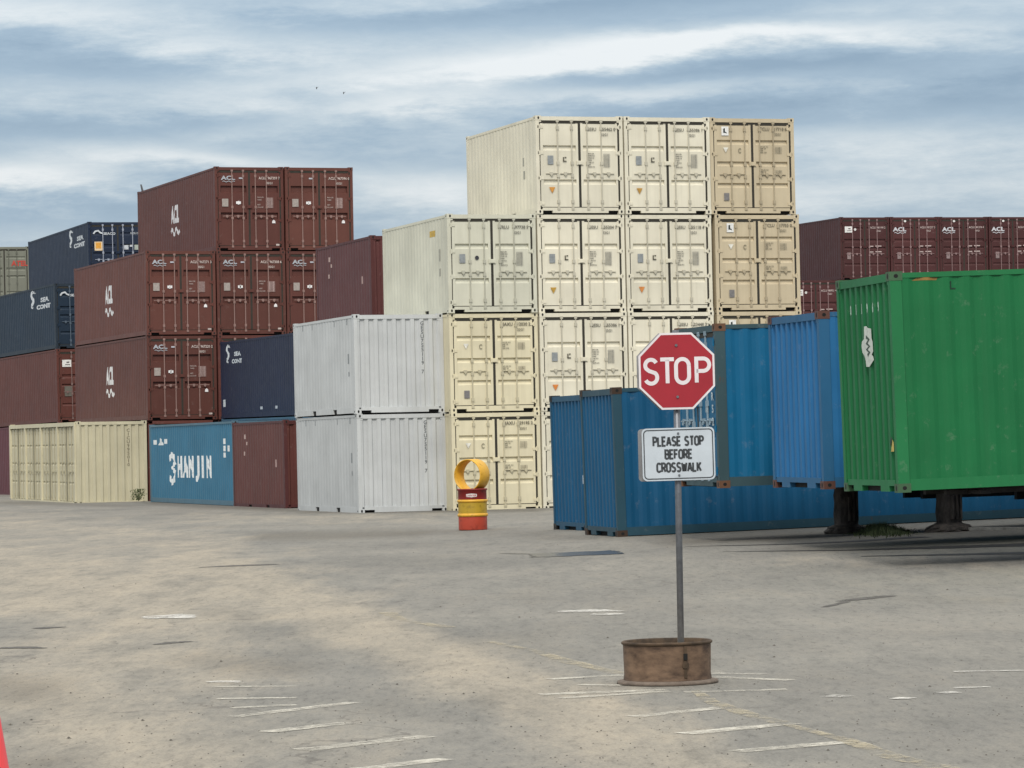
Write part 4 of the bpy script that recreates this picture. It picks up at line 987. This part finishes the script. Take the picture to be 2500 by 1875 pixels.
for pts, wds in [([(325, 1337), (365, 1332), (412, 1336)], (.15, .75, .1)), ([(455, 1473), (490, 1474), (520, 1476)], (.14, .26, .08)), ([(1205, 1322), (1270, 1320), (1345, 1321)], (.2, .5, .1)), ([(1280, 1329), (1310, 1327), (1345, 1328)], (.1, .4, .1)),
                 ([(1785, 1504), (1832, 1506)], (.22, .16)), ([(1932, 1509), (1972, 1510)], (.16, .14)), ([(2030, 1498), (2068, 1496)], (.2, .16)), ([(2060, 1487), (2140, 1485)], (.12, .1)), ([(2060, 1452), (2212, 1449)], (.1, .1))]:
    strip('paint_patch', pts, WPATCH, wds, .006)
for pts, wds in [([(430, 1226), (520, 1222), (600, 1219)], (.12, .5, .3)), ([(335, 1393), (380, 1388), (415, 1386)], (.08, .25, .1)), ([(0, 1400), (50, 1399), (95, 1401)], (.2, .3, .1)), ([(1810, 1300), (1860, 1294), (1925, 1287)], (.08, .3, .2)), ([(1780, 1312), (1830, 1300)], (.1, .1)), ([(85, 1356), (118, 1357)], (.25, .35))]:
    strip('asphalt_crack', pts, TAR, wds, .0045)
# flush rail grooves running under the raised containers
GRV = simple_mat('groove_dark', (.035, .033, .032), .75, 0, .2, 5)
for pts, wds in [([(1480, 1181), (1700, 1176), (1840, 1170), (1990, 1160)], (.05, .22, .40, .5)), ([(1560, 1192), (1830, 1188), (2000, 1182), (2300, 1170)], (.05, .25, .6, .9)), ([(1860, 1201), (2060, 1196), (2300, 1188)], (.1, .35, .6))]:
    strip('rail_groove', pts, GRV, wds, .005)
# puddle
m, t, b = newmat('puddle_water'); b.inputs['Base Color'].default_value = (.025, .027, .034, 1); b.inputs['Specular IOR Level'].default_value = .4; b.inputs['Roughness'].default_value = .26
strip('puddle', [(1078, 1196), (1150, 1197), (1240, 1197), (1345, 1197)], m, (.04, .12, 1.5, .06), .006, 12)

# ------------------------------------------------------------------ plants, stones, odds and ends
LEAF = simple_mat('leaf_green', (.085, .115, .035), .7, 0, .35, 30); LEAF2 = simple_mat('dry_grass', (.075, .10, .035), .8, 0, .4, 20)
p = ground_at(334, 1222); g = Vector((p.x, min(p.y, 119.2), 0)); rnd = random.Random(3)
root = thing('weed_bush', 'small green weed growing at the foot of the cream ribbed container end', 'weed', Matrix.Translation(at_depth(338, 1223, 118.2)) @ Matrix.Scale(.66, 4))
m = MB()
for i in range(11):
    a = rnd.uniform(0, 6.28); m.tube((0, 0, 0), (.34*math.cos(a)*rnd.random(), .15*math.sin(a), rnd.uniform(.3, .62)), .008, .004, 5)
obj('stems', m.mesh('stems', [LEAF2]), root); m = MB()
for i in range(330):
    a = rnd.uniform(0, 6.28); r = rnd.random()**.7*.36; z = rnd.uniform(.05, .62); s = rnd.uniform(.03, .06)
    if rnd.random() < .25: r *= 1.2
    c_ = Vector((r*math.cos(a)+.05*(z-.3), r*math.sin(a)*.6, z)); d = Vector((rnd.gauss(0, 1), rnd.gauss(0, 1), rnd.gauss(0, .6))).normalized(); e = d.orthogonal().normalized()
    m.add([c_-d*s, c_+e*s*.5, c_+d*s, c_-e*s*.5], [(0, 1, 2, 3)])
obj('leaves', m.mesh('leaves', [LEAF]), root)
m = MB()
for i in range(2600):
    px = rnd.gauss(2150, 38); p = ground_at(px, 1300+rnd.gauss(0, 4)); 
    if not (45 < p.y < 60.5): continue
    hh = rnd.uniform(.03, .17)*math.exp(-((px-2150)/60)**2); s = .008; dx, dy = rnd.gauss(0, .04), rnd.gauss(0, .04); z = gz(p.x, p.y)
    m.add([(p.x-s, p.y, z), (p.x+s, p.y, z), (p.x+dx, p.y+dy, z+hh)], [(0, 1, 2)])
g = obj('grass', m.mesh('grass', [LEAF2])); g['kind'] = 'stuff'
ST = simple_mat('small_stone', (.10, .09, .075), .9, 0, .3, 30)
m = MB()
for i in range(1100):
    px, py = rnd.uniform(-30, 2530), 1320+(rnd.random()**.8)*560; p = ground_at(px, py); s = rnd.uniform(.003, .009)*(1 if rnd.random() < .96 else 2.0)
    vs = []
    for (x, y, z) in ((1, 0, 0), (-1, 0, 0), (0, 1, 0), (0, -1, 0), (0, 0, 1), (.7, .7, .3), (-.7, .6, .3), (.6, -.7, .3), (-.6, -.7, .4)): vs.append((p.x+x*s*rnd.uniform(.7, 1.3), p.y+y*s*rnd.uniform(.7, 1.3), p.z+z*s*.9))
    m.add(vs, [(0, 5, 4), (5, 2, 4), (2, 6, 4), (6, 1, 4), (1, 8, 4), (8, 3, 4), (3, 7, 4), (7, 0, 4)])
g = obj('gravel', m.mesh('gravel', [ST])); g['kind'] = 'stuff'
# pale plank lying by the right pedestal
a = ground_at(2368, 1296); bq = ground_at(2560, 1292)
m = MB(); d = (bq-a); d.z = 0; d.normalize(); n = Vector((-d.y, d.x, 0))*.06; L_ = 1.6
vs = [a+n, a-n, a-n+d*L_, a+n+d*L_]; m.add([(q.x, q.y, q.z+.005) for q in vs]+[(q.x, q.y, q.z+.055) for q in vs], [(0, 1, 2, 3), (7, 6, 5, 4), (0, 4, 5, 1), (1, 5, 6, 2), (2, 6, 7, 3), (3, 7, 4, 0)])
tag(obj('plank', m.mesh('plank', [simple_mat('pale_timber', (.42, .39, .34), .8, 0, .2, 8)])), 'pale plank lying on the ground right of the dark pedestals', 'plank')
# tiny birds far up
def bird(px, py, D, label):
    p = at_depth(px, py, D); m = MB(); s = .16
    m.add([(-s, 0, .10), (-s*.45, .03, .03), (0, .06, .05), (0, -.06, .04), (-s*.5, -.08, .02)], [(0, 1, 2, 3, 4)]); m.add([(s, 0, .10), (s*.45, .03, .03), (0, .06, .05), (0, -.06, .04), (s*.5, -.08, .02)], [(4, 3, 2, 1, 0)])
    m.lathe([(0, -.10), (.03, -.06), (.035, 0), (.025, .07), (0, .10)], 8)
    o = obj('bird', m.mesh('bird', [simple_mat('bird_dark', (.05, .05, .055), .8)])); o.location = p; tag(o, label, 'bird', 'birds in the sky')
bird(773, 215, 260, 'tiny dark bird in the sky, left and higher of the two'); bird(839, 227, 260, 'tiny dark bird in the sky, right and lower of the two')
# bent flap on the far roof corner of the topmost brown container
top = [o for o in C.objects if o.get('label', '') == BL[(1, 4)]][0]
m = MB(); vs = [(0, 0, 0), (.0, .5, 0), (.0, .28, .30), (.0, .58, .34)]
m.add([(0, 11.3, H9-.03), (.05, 11.3, H9-.03), (.05, 11.62, H9+.24), (0, 11.62, H9+.24)], [(0, 1, 2, 3)]); m.add([(0, 11.45, H9-.03), (.05, 11.45, H9-.03), (.05, 11.67, H9+.24), (0, 11.67, H9+.24)], [(3, 2, 1, 0)])
m.add([(0, 11.3, H9-.03), (0, 11.45, H9-.03), (0, 11.67, H9+.24), (0, 11.62, H9+.24)], [(0, 1, 2, 3)])
obj('bent_flap', m.mesh('bent_flap', PM), top, None, (.05, .05, .055, .1))
